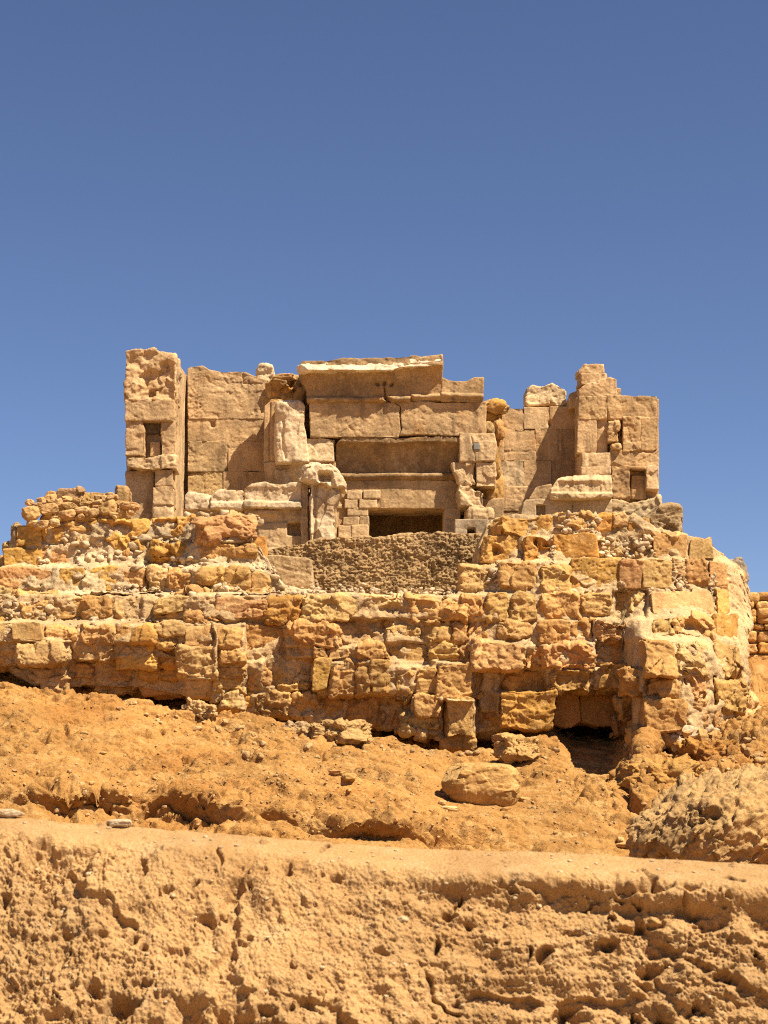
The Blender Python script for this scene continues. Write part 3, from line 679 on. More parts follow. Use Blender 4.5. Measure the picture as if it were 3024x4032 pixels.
ts('lintel', G, (1219, 1583, 1575, 1722), YG + 0.02, 1.3, TCL, rough=0.6, pit=0.025, right=[(1545, 1583), (1574, 1600), (1572, 1640), (1578, 1690), (1570, 1722)])
ts('lintel', G, (1570, 1580, 1915, 1716), YG + 0.03, 1.3, TCL, rough=0.65, pit=0.03, left=[(1548, 1580), (1578, 1600), (1577, 1640), (1582, 1690), (1574, 1716)])
ts('roof_slab', G, (1215, 1586, 1905, 1700), YG + 1.25, 3.6, TC3, res=0.06, dres=0.15)
# outer jambs
ts('jamb', G, (1200, 1722, 1322, 1820), YG + 0.02, 1.4, (0.58, 0.41, 0.225), rough=1.0, facet=0.14, bite=0.08, r=0.05, chips=4)
ts('jamb', G, (1215, 1815, 1324, 2130), YG + 0.25, 1.2, TC1, rough=0.8, facet=0.05)
ts('jamb', G, (1808, 1702, 1955, 1820), YG + 0.0, 1.4, TC2, rough=0.75, facet=0.04, right=[(1948, 1702), (1958, 1760), (1950, 1820)], r=0.04, relief=lambda x, y: -0.14 * bx(x, y, 1868, 1748, 1884, 1768, 2) - 0.03 * gv(x, y, [(1856, 1720), (1870, 1790), (1872, 1820)], 3))
pl = ts('square_plate', G, (1864, 1746, 1888, 1771), YG - 0.02, 0.06, (0.2, 0.18, 0.15), rough=0.0, facet=0, chips=0, r=0.006, pit=0, warp=0)
pl.data.materials[0] = M_metal
ts('jamb', G, (1780, 1815, 1880, 1912), YG + 0.08, 1.2, TC2, rough=1.2, facet=0.2, bite=0.15, r=0.08, chips=6, left=[(1772, 1815), (1772, 1840), (1800, 1880), (1805, 1912)])
ts('jamb', G, (1872, 1816, 1955, 1916), YG + 0.05, 1.2, TC2, rough=0.8, facet=0.08, r=0.04)
ts('jamb', G, (1802, 1904, 1912, 2002), YG + 0.0, 1.1, (0.56, 0.385, 0.20), rough=1.2, facet=0.16, bite=0.12, r=0.09, chips=5, top=[(1802, 1912), (1850, 1904), (1870, 1922), (1912, 1930)])
ts('jamb', G, (1838, 1996, 1945, 2050), YG - 0.15, 1.1, (0.57, 0.39, 0.20), rough=1.0, facet=0.1, r=0.1, chips=5)
# inner gateway
YI = YG + 0.42
c4 = cav(1754, 1862, 1888, 0.34, 0.11)
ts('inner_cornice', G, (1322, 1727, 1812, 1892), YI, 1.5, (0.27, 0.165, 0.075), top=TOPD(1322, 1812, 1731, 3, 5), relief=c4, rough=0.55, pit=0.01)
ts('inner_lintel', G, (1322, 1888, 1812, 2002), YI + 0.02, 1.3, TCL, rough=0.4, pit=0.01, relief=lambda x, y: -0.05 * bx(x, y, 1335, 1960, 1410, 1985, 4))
for (a, b, c, d) in ((1362, 1930, 1428, 1966), (1430, 1930, 1500, 1964), (1354, 1965, 1410, 2002), (1412, 1964, 1486, 2000), (1366, 2000, 1452, 2034), (1350, 2034, 1416, 2068), (1414, 2032, 1452, 2068), (1330, 2068, 1386, 2120), (1385, 2066, 1452, 2120)):
    ts('repair_block', G, (a, b, c, d), YI + np.random.default_rng(a).uniform(-0.07, -0.03), 0.5, TC2, rough=0.35, r=0.02, pit=0.005, chips=1)
ts('inner_jamb', G, (1320, 1998, 1453, 2150), YI + 0.06, 1.2, TC1, rough=0.4)
ts('inner_jamb', G, (1748, 1998, 1815, 2150), YI + 0.0, 1.2, TC1, rough=0.4, relief=lambda x, y: -0.03 * gv(x, y, [(1748, 2042), (1815, 2046)], 3))
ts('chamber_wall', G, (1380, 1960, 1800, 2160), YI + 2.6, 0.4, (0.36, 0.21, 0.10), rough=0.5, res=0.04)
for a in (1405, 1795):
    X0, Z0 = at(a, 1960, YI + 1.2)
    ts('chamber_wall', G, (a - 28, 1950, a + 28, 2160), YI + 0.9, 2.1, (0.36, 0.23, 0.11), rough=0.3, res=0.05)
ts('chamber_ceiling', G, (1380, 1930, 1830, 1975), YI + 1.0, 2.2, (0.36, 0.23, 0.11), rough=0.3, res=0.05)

# rubble beside the gateway
for i, (lab, rocks) in enumerate((('loose rubble filling packed behind the broken pilaster, left of the gateway cornice',
        [(1096, 1512, 70, 40, 't'), (1085, 1550, 44, 34, 'y'), (1130, 1560, 60, 40, 'g'), (1165, 1520, 60, 60, 'g'), (1190, 1560, 50, 50, 't'), (1120, 1532, 60, 26, 'o'), (1150, 1585, 60, 34, 'y'), (1212, 1600, 40, 60, 'g'), (1206, 1660, 44, 60, 't'), (1090, 1585, 50, 34, 't'), (1215, 1540, 30, 60, 'g'), (1070, 1580, 40, 60, 's'), (1120, 1490, 90, 26, 'c'), (1065, 1530, 26, 60, 'c')]),
       ('orange rubble stones in the gap between gateway and right wall', [(1945, 1602, 70, 50, 'y'), (1925, 1600, 30, 40, 'c'), (1935, 1650, 40, 50, 'o'), (1955, 1640, 36, 50, 'o'), (1928, 1690, 34, 50, 'g'), (1960, 1690, 40, 60, 'k'), (1972, 1612, 60, 34, 's'), (1945, 1740, 50, 80, 'k'), (1940, 1820, 60, 110, 'k'), (1940, 1930, 70, 130, 'k')]))):
    px0 = 1130 if i == 0 else 1945
    q = thing('rubble_infill', lab, 'rubble', px0, 1600, 46)
    for j, (a, b, c, d, k) in enumerate(rocks):
        o = rock('infill_stone', a, b, c * 1.25, d * 1.3, 45.9 + 0.1 * (j % 4), M_temple, pal(k, np.random.default_rng(j + 77 * i)), sub=18, rough=1.2)
        o.parent = q; o.matrix_parent_inverse = parent_inverse(q)
q = None
t = ts('rough_wall', None, (1056, 1478, 1230, 2000), 46.6, 0.8, (0.42, 0.28, 0.14), top=[(1056, 1515), (1090, 1500), (1180, 1478), (1230, 1460)], rough=1.3, facet=0.2)
tag(t, 'rough ochre wall core seen behind the rubble left of the gateway cornice', 'stone wall')

# broken pillar in front of the gateway's left side
t = thing('broken_pillar', 'bright eroded pillar with a hollow in its head, in front of the left jamb', 'pillar', 1265, 2150, 43.5)
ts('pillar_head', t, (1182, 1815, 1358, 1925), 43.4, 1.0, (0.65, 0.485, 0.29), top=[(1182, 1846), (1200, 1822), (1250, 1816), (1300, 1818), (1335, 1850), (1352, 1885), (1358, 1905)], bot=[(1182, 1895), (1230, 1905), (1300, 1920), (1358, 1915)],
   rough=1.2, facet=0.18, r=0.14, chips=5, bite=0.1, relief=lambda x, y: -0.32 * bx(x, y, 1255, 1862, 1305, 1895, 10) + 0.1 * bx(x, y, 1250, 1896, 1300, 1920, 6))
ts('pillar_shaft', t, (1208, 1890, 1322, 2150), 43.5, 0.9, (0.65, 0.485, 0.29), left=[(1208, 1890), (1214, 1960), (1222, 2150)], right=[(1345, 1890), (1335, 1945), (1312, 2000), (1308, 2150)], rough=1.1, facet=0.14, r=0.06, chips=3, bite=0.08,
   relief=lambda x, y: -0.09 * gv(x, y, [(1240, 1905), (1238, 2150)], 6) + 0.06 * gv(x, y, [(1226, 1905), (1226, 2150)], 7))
ts('pillar_edge', t, (1183, 1900, 1216, 2150), 43.72, 0.6, (0.47, 0.31, 0.16), rough=0.8, facet=0.1)

# parapet with a moulded ledge
t = thing('parapet', 'low stone parapet with a moulded ledge from the tall pier to the eroded pillar', 'parapet', 950, 2130, 43.8)
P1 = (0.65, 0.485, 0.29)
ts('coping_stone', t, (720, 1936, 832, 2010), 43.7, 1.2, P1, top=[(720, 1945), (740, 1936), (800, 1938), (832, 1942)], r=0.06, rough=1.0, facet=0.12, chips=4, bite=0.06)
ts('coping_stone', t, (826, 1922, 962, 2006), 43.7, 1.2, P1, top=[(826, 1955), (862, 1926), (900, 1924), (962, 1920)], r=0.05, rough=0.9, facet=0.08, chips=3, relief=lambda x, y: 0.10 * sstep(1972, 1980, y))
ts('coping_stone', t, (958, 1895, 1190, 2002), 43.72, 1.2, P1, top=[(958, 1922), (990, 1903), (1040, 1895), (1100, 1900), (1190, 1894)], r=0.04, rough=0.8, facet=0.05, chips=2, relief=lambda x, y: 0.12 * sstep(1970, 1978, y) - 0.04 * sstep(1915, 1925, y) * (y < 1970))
ts('base_course', t, (722, 2000, 962, 2200), 43.85, 1.0, (0.50, 0.33, 0.165), rough=1.3, facet=0.12, bite=0.1, r=0.05)
ts('base_course', t, (955, 1998, 1215, 2230), 43.82, 1.0, (0.50, 0.335, 0.17), rough=0.9, facet=0.06, r=0.03, relief=lambda x, y: -0.35 * bx(x, y, 1134, 2058, 1200, 2104, 4) - 0.05 * gv(x, y, [(955, 2060), (1130, 2050)], 4) + 0.08 * bx(x, y, 1000, 2010, 1100, 2030, 6))

# right-hand wall
t = thing('screen_wall', 'stone wall in four courses carrying one loose block, between gateway and right pier', 'stone wall', 2110, 2030, 46.5)
YW = 46.3
for k, (a, b, c, d, cl, rg) in enumerate(((1950, 1606, 2064, 1694, TC1, .8), (2062, 1602, 2166, 1690, TC2, .35), (2164, 1600, 2282, 1690, TC1, .4), (1950, 1690, 1986, 1815, TC1, .4), (1984, 1692, 2110, 1815, TC1, .8), (2108, 1688, 2212, 1813, TC1, .7), (2210, 1688, 2282, 1812, TC3, .4),
        (1958, 1812, 2064, 1920, (0.5, .36, .2), 1.0), (2062, 1812, 2172, 1918, TC1, .6), (2170, 1810, 2282, 1916, TC3, .4), (1912, 1916, 1942, 2100, TC1, .4), (1940, 1916, 2110, 2012, TC1, .7), (2108, 1914, 2200, 2012, TC1, .5), (2198, 1912, 2282, 2030, TC3, .4), (1930, 2010, 2282, 2110, TC3, .6))):
    ts('stone_block', t, (a, b, c, d), YW + np.random.default_rng(k).uniform(-0.012, 0.012), 1.0, cl, rough=rg * 0.8, pit=0.025 * rg, r=0.008, warp=0.0, facet=0.0, chips=0,
       relief=(lambda x, y: -0.15 * np.exp(-(((x - 2165) / 6) ** 2 + ((y - 1669) / 9) ** 2))) if k in (1, 2) else None)

ts('rear_core', t, (1880, 1625, 1990, 2130), 46.5, 1.0, TC3, res=0.05)
ts('rear_core', t, (1850, 1960, 1985, 2150), 45.75, 0.9, TC3, res=0.05, r=0.01, warp=0)
ts('rear_core', t, (1790, 1700, 2000, 2150), 47.5, 0.6, TC3, res=0.06)

# right pier
t = thing('corner_pier', 'broad stone pier at the right end, a square hole low on its face', 'pier', 2440, 1990, 45.3)
YP = 45.0
P2 = (0.50, 0.315, 0.145)
ts('core', t, (2278, 1570, 2596, 2110), YP + 0.32, 1.9, P2, rough=0.6, res=0.03)
for k, (a, b, c, d, pr, rg, cl) in enumerate(((2271, 1556, 2390, 1650, .02, .9, P2), (2388, 1556, 2588, 1652, .0, .8, P2), (2272, 1648, 2350, 1788, -.02, .4, TC1), (2348, 1648, 2392, 1788, -.08, .5, TC1), (2390, 1652, 2440, 1745, .16, 1.3, P2), (2452, 1640, 2526, 1778, .07, .9, P2), (2524, 1642, 2592, 1774, .03, .8, P2),
        (2288, 1782, 2406, 1840, .14, .8, TC2), (2286, 1834, 2408, 1868, .17, .4, TC2), (2404, 1770, 2596, 1836, .02, .8, P2), (2408, 1832, 2480, 1965, .10, 1.0, P2), (2476, 1832, 2550, 1846, .05, .6, P2), (2486, 1866, 2546, 1966, -.14, .8, P2), (2546, 1832, 2600, 1930, .06, 1.0, TC2), (2405, 1955, 2602, 2040, .1, 1.2, (.52, .37, .2)), (2420, 2030, 2600, 2110, .1, 1.2, (.52, .37, .2)), (2405, 1745, 2450, 1775, .15, 1.4, P2))):
    ts('stone_block', t, (a, b, c, d), YP - pr, 0.6 + pr, cl, rough=rg, facet=0.03 + 0.12 * max(0, rg - 0.7), pit=0.03 * rg, r=0.025 + 0.05 * (rg > 1.1), chips=1 + 3 * (rg > 0.85),
       top=[(2405, 1955), (2480, 1975), (2540, 1962), (2602, 1940)] if k == 14 else None)

# stones stacked on the right pier
for nm, lab, rc, Y, tp, kw in (
    ('stone_block', 'small squared stone on the very top of the stack over the right pier', (2274, 1430, 2380, 1474), 45.5, [(2274, 1455), (2300, 1434), (2340, 1430), (2380, 1430)], {}),
    ('stone_block', 'pale squared stone second from the top of the stack over the right pier', (2284, 1470, 2390, 1516), 45.45, None, {}),
    ('stone_block', 'large wedge-shaped stone with a slanting top under the stack on the right pier', (2276, 1482, 2430, 1562), 45.3, [(2276, 1535), (2310, 1512), (2370, 1495), (2400, 1484), (2430, 1488)], {}),
    ('stone_block', 'small dark upright stone wedged at the right end of the stack', (2394, 1526, 2444, 1562), 45.35, None, {}),
    ('stone_block', 'broken stone leaning against the left side of the stack on the right pier', (2243, 1534, 2285, 1606), 45.7, [(2243, 1550), (2270, 1536), (2285, 1534)], {})):
    o = ts(nm, None, rc, Y, 0.75, TC1, top=tp, r=0.03, rough=0.7, facet=0.08, chips=4, back=True)
    tag(o, lab, 'stone block', 'stones stacked on the right pier')
o = ts('stone_block', None, (2072, 1502, 2232, 1602), 46.45, 0.8, (0.62, 0.45, 0.25), top=[(2072, 1522), (2094, 1512), (2130, 1520), (2172, 1501), (2190, 1512), (2232, 1530)], bot=[(2072, 1600), (2232, 1599)], left=[(2076, 1502), (2071, 1540), (2072, 1602)], r=0.07, rough=1.1, facet=0.1, chips=4, bite=0.06, pit=0.03, back=True)
tag(o, 'lone rough pale block resting on top of the wall right of the gateway', 'stone block')
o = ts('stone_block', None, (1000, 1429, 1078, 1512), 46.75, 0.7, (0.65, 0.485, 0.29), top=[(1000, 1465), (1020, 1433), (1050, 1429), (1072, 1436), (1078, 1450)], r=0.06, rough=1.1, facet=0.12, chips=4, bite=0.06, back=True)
tag(o, 'small whitish broken block standing on top of the left smooth wall', 'stone block')

# fluted block and its plinth, right of the court
o = ts('carved_block', None, (2166, 1864, 2412, 1964), 43.9, 1.1, (0.58, 0.41, 0.22), top=[(2166, 1930), (2195, 1880), (2230, 1866), (2330, 1866), (2412, 1862)], r=0.06, rough=1.0, facet=0.07, chips=3, bite=0.03, back=True,
       relief=lambda x, y: bx(x, y, 2198, 1896, 2365, 1936, 5) * (-0.05 + 0.004 * np.sin(x * 2 * math.pi / 11.0)) + 0.05 * sstep(1936, 1944, y) - 0.1 * sstep(1890, 1866, y))
tag(o, 'large broken cornice block with fine vertical flutes, lying on a plinth below the right pier', 'carved block')
t = thing('plinth', 'low pale stone plinth with a small square recess under the fluted cornice block', 'plinth', 2230, 2040, 44.1)
ts('plinth_stone', t, (2050, 1966, 2258, 2060), 44.1, 1.0, (0.49, 0.34, 0.185), top=[(2050, 1990), (2075, 1966), (2120, 1963), (2258, 1962)], rough=0.5, facet=0.03, r=0.04, chips=2, relief=lambda x, y: -0.22 * bx(x, y, 2114, 1990, 2148, 2030, 2))
ts('plinth_stone', t, (2256, 1960, 2412, 2060), 44.1, 1.0, (0.47, 0.33, 0.18), rough=0.5, facet=0.03, r=0.03, chips=1)
ts('plinth_stone', t, (2080, 1905, 2172, 1966), 45.2, 0.9, TC1, top=[(2080, 1966), (2110, 1915), (2172, 1903)], rough=0.5)
# hewn grey block with a square hole, right of the doorway
t = thing('hewn_block', 'grey hewn stone sill with a small square black hole, right of the doorway', 'stone block', 1870, 2105, 44.0)
ts('block', t, (1790, 2042, 1926, 2150), 44.0, 0.7, (0.42, 0.31, 0.19), rough=0.35, r=0.02, pit=0.01, relief=lambda x, y: -0.5 * bx(x, y, 1843, 2080, 1872, 2104, 1.5))
ts('end_piece', t, (1922, 2042, 1958, 2150), 44.1, 0.7, (0.44, 0.325, 0.20), rough=0.35, r=0.02, relief=lambda x, y: -0.08 * gv(x, y, [(1928, 2042), (1928, 2150)], 4))
# conglomerate lump
o = stone('conglomerate_lump', None, (2516, 1980, 2686, 2110), 43.2, 1.3, M_rubble, (0.38, 0.26, 0.13), top=[(2516, 2050), (2560, 2020), (2590, 1990), (2640, 1982), (2686, 1990)], r=0.1, rough=1.3, facet=0.25, chips=3, pit=0.05, res=0.02)
tag(o, 'grey lump of pebbly mortar at the foot of the right pier against the sky', 'rubble lump')

# dark rubble wall closing the court
def rubble_wall():
    rect = (1045, 2085, 1935, 2350)
    top = [(1045, 2172), (1100, 2150), (1200, 2140), (1260, 2122), (1340, 2110), (1420, 2104), (1470, 2112), (1540, 2108), (1600, 2100), (1660, 2090), (1720, 2094), (1800, 2098), (1870, 2100), (1935, 2102)]
    def rel(px, py):
        X, Z = at(px, py, 42.3)
        S = np.stack([X, X * 0, Z], 1)
        w = 0.12 * np.stack([fbm(S * 3, 2), fbm(S * 3 + 9, 2), fbm(S * 3 + 5, 2)], 1)
        h = np.zeros(len(px))
        for sc, am in ((6.0, 0.035), (11.0, 0.045), (19.0, 0.035)):
            f1, f2, rid, dl = cell(S * np.array([sc, 1, sc * 1.45]) + w * 1.5)
            h += am * (0.35 * sstep(0.7, 0.15, f1) * np.clip(rid[:, 0] * 2.4 - 1.2, 0, 1.2) + 1.5 * ((rid - 0.5) * dl).sum(1) + 0.5 * (rid[:, 1] - .5))
        return h
    o = stone('rubble_wall', None, rect, 42.4, 0.7, M_rubble, (0.36, 0.225, 0.10), top=top, r=0.06, rough=0.8, facet=0.1, chips=0, res=0.0185, relief=rel, warp=0.03, batter=0.06)
    tag(o, 'dark brown rubble wall across the court in front of the doorway', 'rubble wall')
rubble_wall()
o = stone('hewn_block', None, (1056, 2186, 1238, 2330), 41.4, 0.9, M_rubble, (0.44, 0.30, 0.155), top=[(1056, 2188), (1120, 2184), (1222, 2192), (1238, 2200)], right=[(1224, 2186), (1228, 2230), (1240, 2330)], left=[(1040, 2186), (1060, 2330)], r=0.03, rough=0.5, facet=0.02, chips=2, yaw=-0.15, back=True, res=0.02)
tag(o, 'grey squared block leaning at the left end of the dark rubble wall', 'stone block')
# apron of fallen mortar
o = stone('mortar_apron', None, (880, 2190, 1260, 2352), 40.6, 1.6, M_mortar, (0.54, 0.40, 0.24), top=[(880, 2195), (990, 2205), (1040, 2240), (1100, 2290), (1180, 2322), (1260, 2334)], r=0.1, rough=1.3, facet=0.1, chips=0, batter=0.5)
tag(o, 'sloping apron of pale fallen mortar below the grey squared block', 'mortar heap')
# floor of the court
def court():
    xs = np.linspace(-3.4, 3.6, 120); ys = np.linspace(39.75, 47.5, 120)
    XX, YY = np.meshgrid(xs, ys, indexing='ij'); X, Y = XX.ravel(), YY.ravel()
    z0 = float(at(1500, 2338, 39.4)[1])
    S = np.stack([X, Y, X * 0], 1)
    Z = z0 + 0.02 + 0.05 * fbm(S * 1.4, 4) + 0.03 * fbm(S * 6, 3) + 0.25 * sstep(40, 42.5, Y)
    I = np.arange(120 * 120).reshape(120, 120)
    Q = np.stack([I[:-1, :-1], I[1:, :-1], I[1:, 1:], I[:-1, 1:]], -1).reshape(-1, 4)
    o = link('court_ground', mesh_from('court_ground', np.stack([X, Y, Z], 1), Q), M_slope, None, (0.52, 0.37, 0.19))
    tag(o, 'sandy ground of the court', kind='structure')
court()
def summit():
    """earth filling the inside of the mound under the ruin"""
    xs = np.linspace(-9.5, 9.0, 140); ys = np.linspace(41.3, 56, 90)
    XX, YY = np.meshgrid(xs, ys, indexing='ij'); X, Y = XX.ravel(), YY.ravel()
    S = np.stack([X, Y, X * 0], 1)
    zt_ = np.where(np.abs(X - 0.2) < 3.0, float(at(1500, 2338, 39.4)[1]) - 0.1, float(at(500, 2090, 41)[1]))
    zt_ = zt_ * 0 + float(at(500, 2110, 41.0)[1])
    inn = sstep(9.3, 7.8, np.abs(X + 0.2)) * sstep(56, 52, Y)
    court_cut = sstep(3.6, 3.0, np.abs(X - 0.1)) * sstep(43.2, 42.9, Y)
    Z = -2.5 + (zt_ + 2.5) * inn - 2.2 * court_cut + 0.08 * fbm(S * 1.2, 4)
    I = np.arange(len(xs) * len(ys)).reshape(len(xs), len(ys))
    Q = np.stack([I[:-1, :-1], I[1:, :-1], I[1:, 1:], I[:-1, 1:]], -1).reshape(-1, 4)
    o = link('summit_ground', mesh_from('summit_ground', np.stack([X, Y, Z], 1), Q), M_slope, None, (0.50, 0.35, 0.18))
    tag(o, 'earth inside the mound under the ruin', kind='structure')
summit()
# ------------------------------------------------------------------ loose stones on the left shoulder
def zs(a, b):
    return a * 600 / 1659, 1900 + b * 600 / 1659
GL = 'loose stones piled on the left shoulder'
PILE = [  # zoom box x0,y0,x1,y1, colour, depth, label
 (240, 265, 430, 425, 'y', 40.3, 'big rounded yellow stone at the left end of the loose pile'),
 (425, 240, 625, 352, 's', 40.4, 'long slanted tan stone beside the big yellow end stone of the pile'),
 (650, 295, 835, 415, 't', 40.3, 'large flat-faced tan stone low in the middle of the pile'),
 (818, 258, 988, 345, 'c', 40.35, 'pale knobbly stone with a dipped top in the middle of the pile'),
 (955, 285, 1085, 382, 'g', 40.3, 'grey stone between the pale knobbly stone and the big yellow round one'),
 (1088, 200, 1268, 358, 'y', 40.35, 'largest yellow round stone near the right end of the pile'),
 (675, 220, 818, 290, 's', 40.5, 'smooth oval tan stone lying on the large flat-faced tan stone'),
 (278, 186, 370, 250, 'r', 40.5, 'small reddish stone perched highest at the left end of the pile'),
 (392, 165, 498, 235, 'p', 40.7, 'small pinkish pointed stone right of the reddish perched one'),
 (368, 222, 476, 264, 'c', 40.4, 'flat cream stone under the small pinkish pointed one'),
 (482, 125, 615, 240, 's', 40.8, 'upright angular tan stone under the left end of the back wall'),
 (608, 180, 682, 268, 's', 40.6, 'upright oval stone squeezed beside the angular tan stone'),
 (672, 150, 785, 212, 't', 40.8, 'stone lying against the foot of the big grey slab'),
 (790, 170, 885, 234, 'y', 40.7, 'yellowish round stone at the right foot of the big grey slab'),
 (880, 208, 995, 250, 's', 40.6, 'flat tan stone lying right of the yellowish round one'),
 (1000, 190, 1110, 248, 'c', 40.6, 'flat cream stone above the grey stone in the pile'),
 (1025, 134, 1102, 194, 'p', 40.8, 'small pinkish round stone on top of the flat cream stone'),
 (1100, 140, 1180, 218, 'p', 40.8, 'pinkish upright stone behind the largest yellow round stone'),
 (1170, 130, 1288, 202, 's', 40.75, 'tan oval stone on top of the largest yellow round stone'),
 (1315, 220, 1510, 305, 'r', 40.35, 'long red-brown stone at the right end of the pile beside the tall pier'),
 (1275, 280, 1375, 345, 'g', 40.4, 'grey stone under the left end of the long red-brown stone'),
 (1388, 285, 1478, 352, 's', 40.3, 'small round tan stone propping the right end of the red-brown stone'),
 (1195, 328, 1285, 368, 'c', 40.2, 'flat pale stone below the largest yellow round stone'),
 (1225, 355, 1270, 395, 'c', 40.1, 'tiny pale stone on the yellow ledge below the flat pale one'),
 (828, 342, 940, 408, 'k', 40.3, 'dark brown stone low between the flat-faced tan stone and the grey one'),
 (375, 418, 540, 508, 's', 40.15, 'long tan stone lowest at the left of the pile'),
 (540, 400, 645, 482, 'w', 40.15, 'whitish angular stone beside the lowest long tan stone'),
 (300, 400, 420, 480, 't', 40.25, 'rough stone under the big yellow end stone'),
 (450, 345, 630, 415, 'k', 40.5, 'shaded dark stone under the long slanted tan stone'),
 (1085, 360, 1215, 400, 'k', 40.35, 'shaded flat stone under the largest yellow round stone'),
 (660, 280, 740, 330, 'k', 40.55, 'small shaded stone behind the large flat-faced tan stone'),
 (975, 180, 1030, 225, 'p', 40.75, 'tiny pinkish stone left of the flat cream stone'),
 (1000, 250, 1085, 290, 't', 40.5, 'small tan stone wedged above the grey stone'),
 (870, 235, 960, 280, 'k', 40.6, 'small dark stone wedged behind the pale knobbly stone'),
 (1270, 210, 1320, 290, 'g', 40.55, 'small grey rough stone behind the left tip of the red-brown stone'),
 (360, 255, 440, 310, 't', 40.55, 'small stone filling the gap right of the big yellow end stone'),
]
for i, (a, b, c, d, k, Y, lab) in enumerate(PILE):
    x0, y0 = zs(a, b); x1, y1 = zs(c, d)
    rs = np.random.default_rng(400 + i)
    o = rock('loose_stone', (x0 + x1) / 2, (y0 + y1) / 2, (x1 - x0) * 1.1, (y1 - y0) * 1.12, Y, M_mason, pal(k, rs), tilt=-0.12 if i == 19 else rs.uniform(-0.15, 0.2), dep=1.0, seed=600 + i, sub=16, chips=9)
    o.color = (*(0.5 * np.array(o.color[:3]) + 0.5 * np.array((0.46, 0.30, 0.14))), 1)
    tag(o, lab, 'stone', GL)
t = thing('dry_stone_wall', 'low dark wall of rough slabs behind the loose stones, left of the tall pier', 'stone wall', 330, 2060, 42)
for i, (a, b, c, d, k) in enumerate(((495, 85, 612, 260, 'k'), (605, 62, 905, 210, 'g'), (880, 98, 1140, 200, 's'), (880, 150, 1040, 260, 't'), (1135, 100, 1260, 200, 'g'), (1250, 38, 1390, 235, 'g'), (480, 200, 1380, 420, 'k'))):
    x0, y0 = zs(a, b); x1, y1 = zs(c, d)
    stone('slab', t, (x0, y0, x1, y1), 41.6 + 0.08 * (i % 3), 0.8, M_rubble, pal(k, np.random.default_rng(i)), r=0.07, rough=1.1, facet=0.12, chips=5, back=True)
# rough edge stones on the left skyline
for i, (x, y, w, h, k, lab) in enumerate(((62, 2095, 40, 90, 'g', 'dark jagged stone on the left skyline beside the yellow corner block'), (30, 2160, 44, 50, 'g', 'small dark jagged stone lower on the left skyline'), (8, 2215, 40, 50, 'g', 'dark stone at the left picture edge where wall meets sky'))):
    o = rock('edge_stone', x, y, w, h, 40.9, M_rubble, pal(k, np.random.default_rng(i + 3)), chips=12, rough=1.4)
    tag(o, lab, 'stone', 'dark stones on the left skyline')
o = rock('edge_stone', 2890, 2265, 110, 130, 42.0, M_rubble, (0.34, 0.27, 0.19), chips=12, rough=1.3, sub=30)
tag(o, 'grey crumbling lump at the upper right corner of the bastion', 'stone')

# ------------------------------------------------------------------ boulder and stones on the slope
from mathutils.bvhtree import BVHTree
HILL = BVHTree.FromObject(bpy.data.objects['hillside'], bpy.context.evaluated_depsgraph_get())
def hill_at(px, py):
    """distance at which the line of sight meets the slope as built"""
    X, Z = at(px, py, 10.0)
    hit = HILL.ray_cast(Vector((0, 0, 0)), Vector((float(X), 10.0, float(Z))).normalized(), 80)
    return float(hit[0].y) if hit[0] is not None else 33.0
def boulder():
    Y = hill_at(1895, 3160) + 0.30
    sx, sz = 304 / FPX * Y / 2, 158 / FPX * Y / 2
    V, Q = rock_mesh(0, 0, 0, 1, 1, 1, 47, 80, 0.30, 3)
    z = V[:, 2].copy()
    V[:, 2] = np.where(z > 0.62, 0.62 + (z - 0.62) * 0.45, z) - 0.05 * V[:, 0]
    tp = 1 - 0.26 * np.clip(-z, 0, 1) ** 2
    V[:, 0] = V[:, 0] * tp + 0.10 * np.clip(-z, 0, 1); V[:, 1] *= tp
    V = V * np.array([sx * 0.97, sx * 0.72, sz * 1.38])
    S = V * 1.0 + 11
    n = V / np.linalg.norm(V, axis=1, keepdims=True)
    f1, f2, rid, dl = cell(S * 2.6)
    d = 0.07 * ((rid - .5) * dl).sum(1) + 0.03 * (rid[:, 0] - .5) + 0.012 * fbm(S * 7, 4, .6) - 0.02 * sstep(.72, 1.0, fbm(S * np.array([1.3, 1.3, 2.6]), 3, .5, True))
    o = link('boulder', mesh_from('boulder', V + n * d[:, None], Q), M_mason, None, (0.47, 0.27, 0.09))
    X, Z = at(1896, 3090, Y)
    o.location = (float(X), Y, float(Z))
    return o
o = boulder()
tag(o, 'large flat-topped tan boulder resting on the bare slope', 'boulder')
for x, y, w, h, k, lab in ((1768, 3186, 62, 26, 'w', 'flat whitish stone in front of the boulder'), (1742, 3162, 30, 20, 'c', 'small cream stone touching the left foot of the boulder'), (1375, 3062, 56, 36, 's', 'rounded tan stone lying alone in the middle of the slope'),
                           (1328, 3042, 54, 20, 't', 'flat tan stone just left of the lone rounded stone'), (331, 2886, 34, 14, 'c', 'thin cream shard lying on the left part of the slope'), (405, 2965, 30, 10, 'c', 'thin pale flake on the slope below the cream shard'),
                           (2065, 3150, 44, 26, 's', 'small tan stone at the right foot of the boulder'), (1990, 3186, 40, 16, 't', 'flat stone chip on the ground below the right end of the boulder'), (2440, 3305, 30, 20, 'c', 'cream pebble on the slope just left of the grey outcrop'),
                           (2455, 3328, 56, 20, 's', 'flat tan stone at the left foot of the grey outcrop'), (1560, 3228, 18, 18, 'r', 'small dark reddish stone on the slope left of the boulder'), (1375, 3113, 18, 16, 'r', 'tiny dark red stone below the lone rounded stone')):
    Y = hill_at(x, y + h * 0.3)
    o = rock('slope_stone', x, y, w, h, Y, M_mason, pal(k, np.random.default_rng(int(x))), seed=int(x), sub=14, chips=9, dep=1.2)
    tag(o, lab, 'stone', 'single stones on the slope')

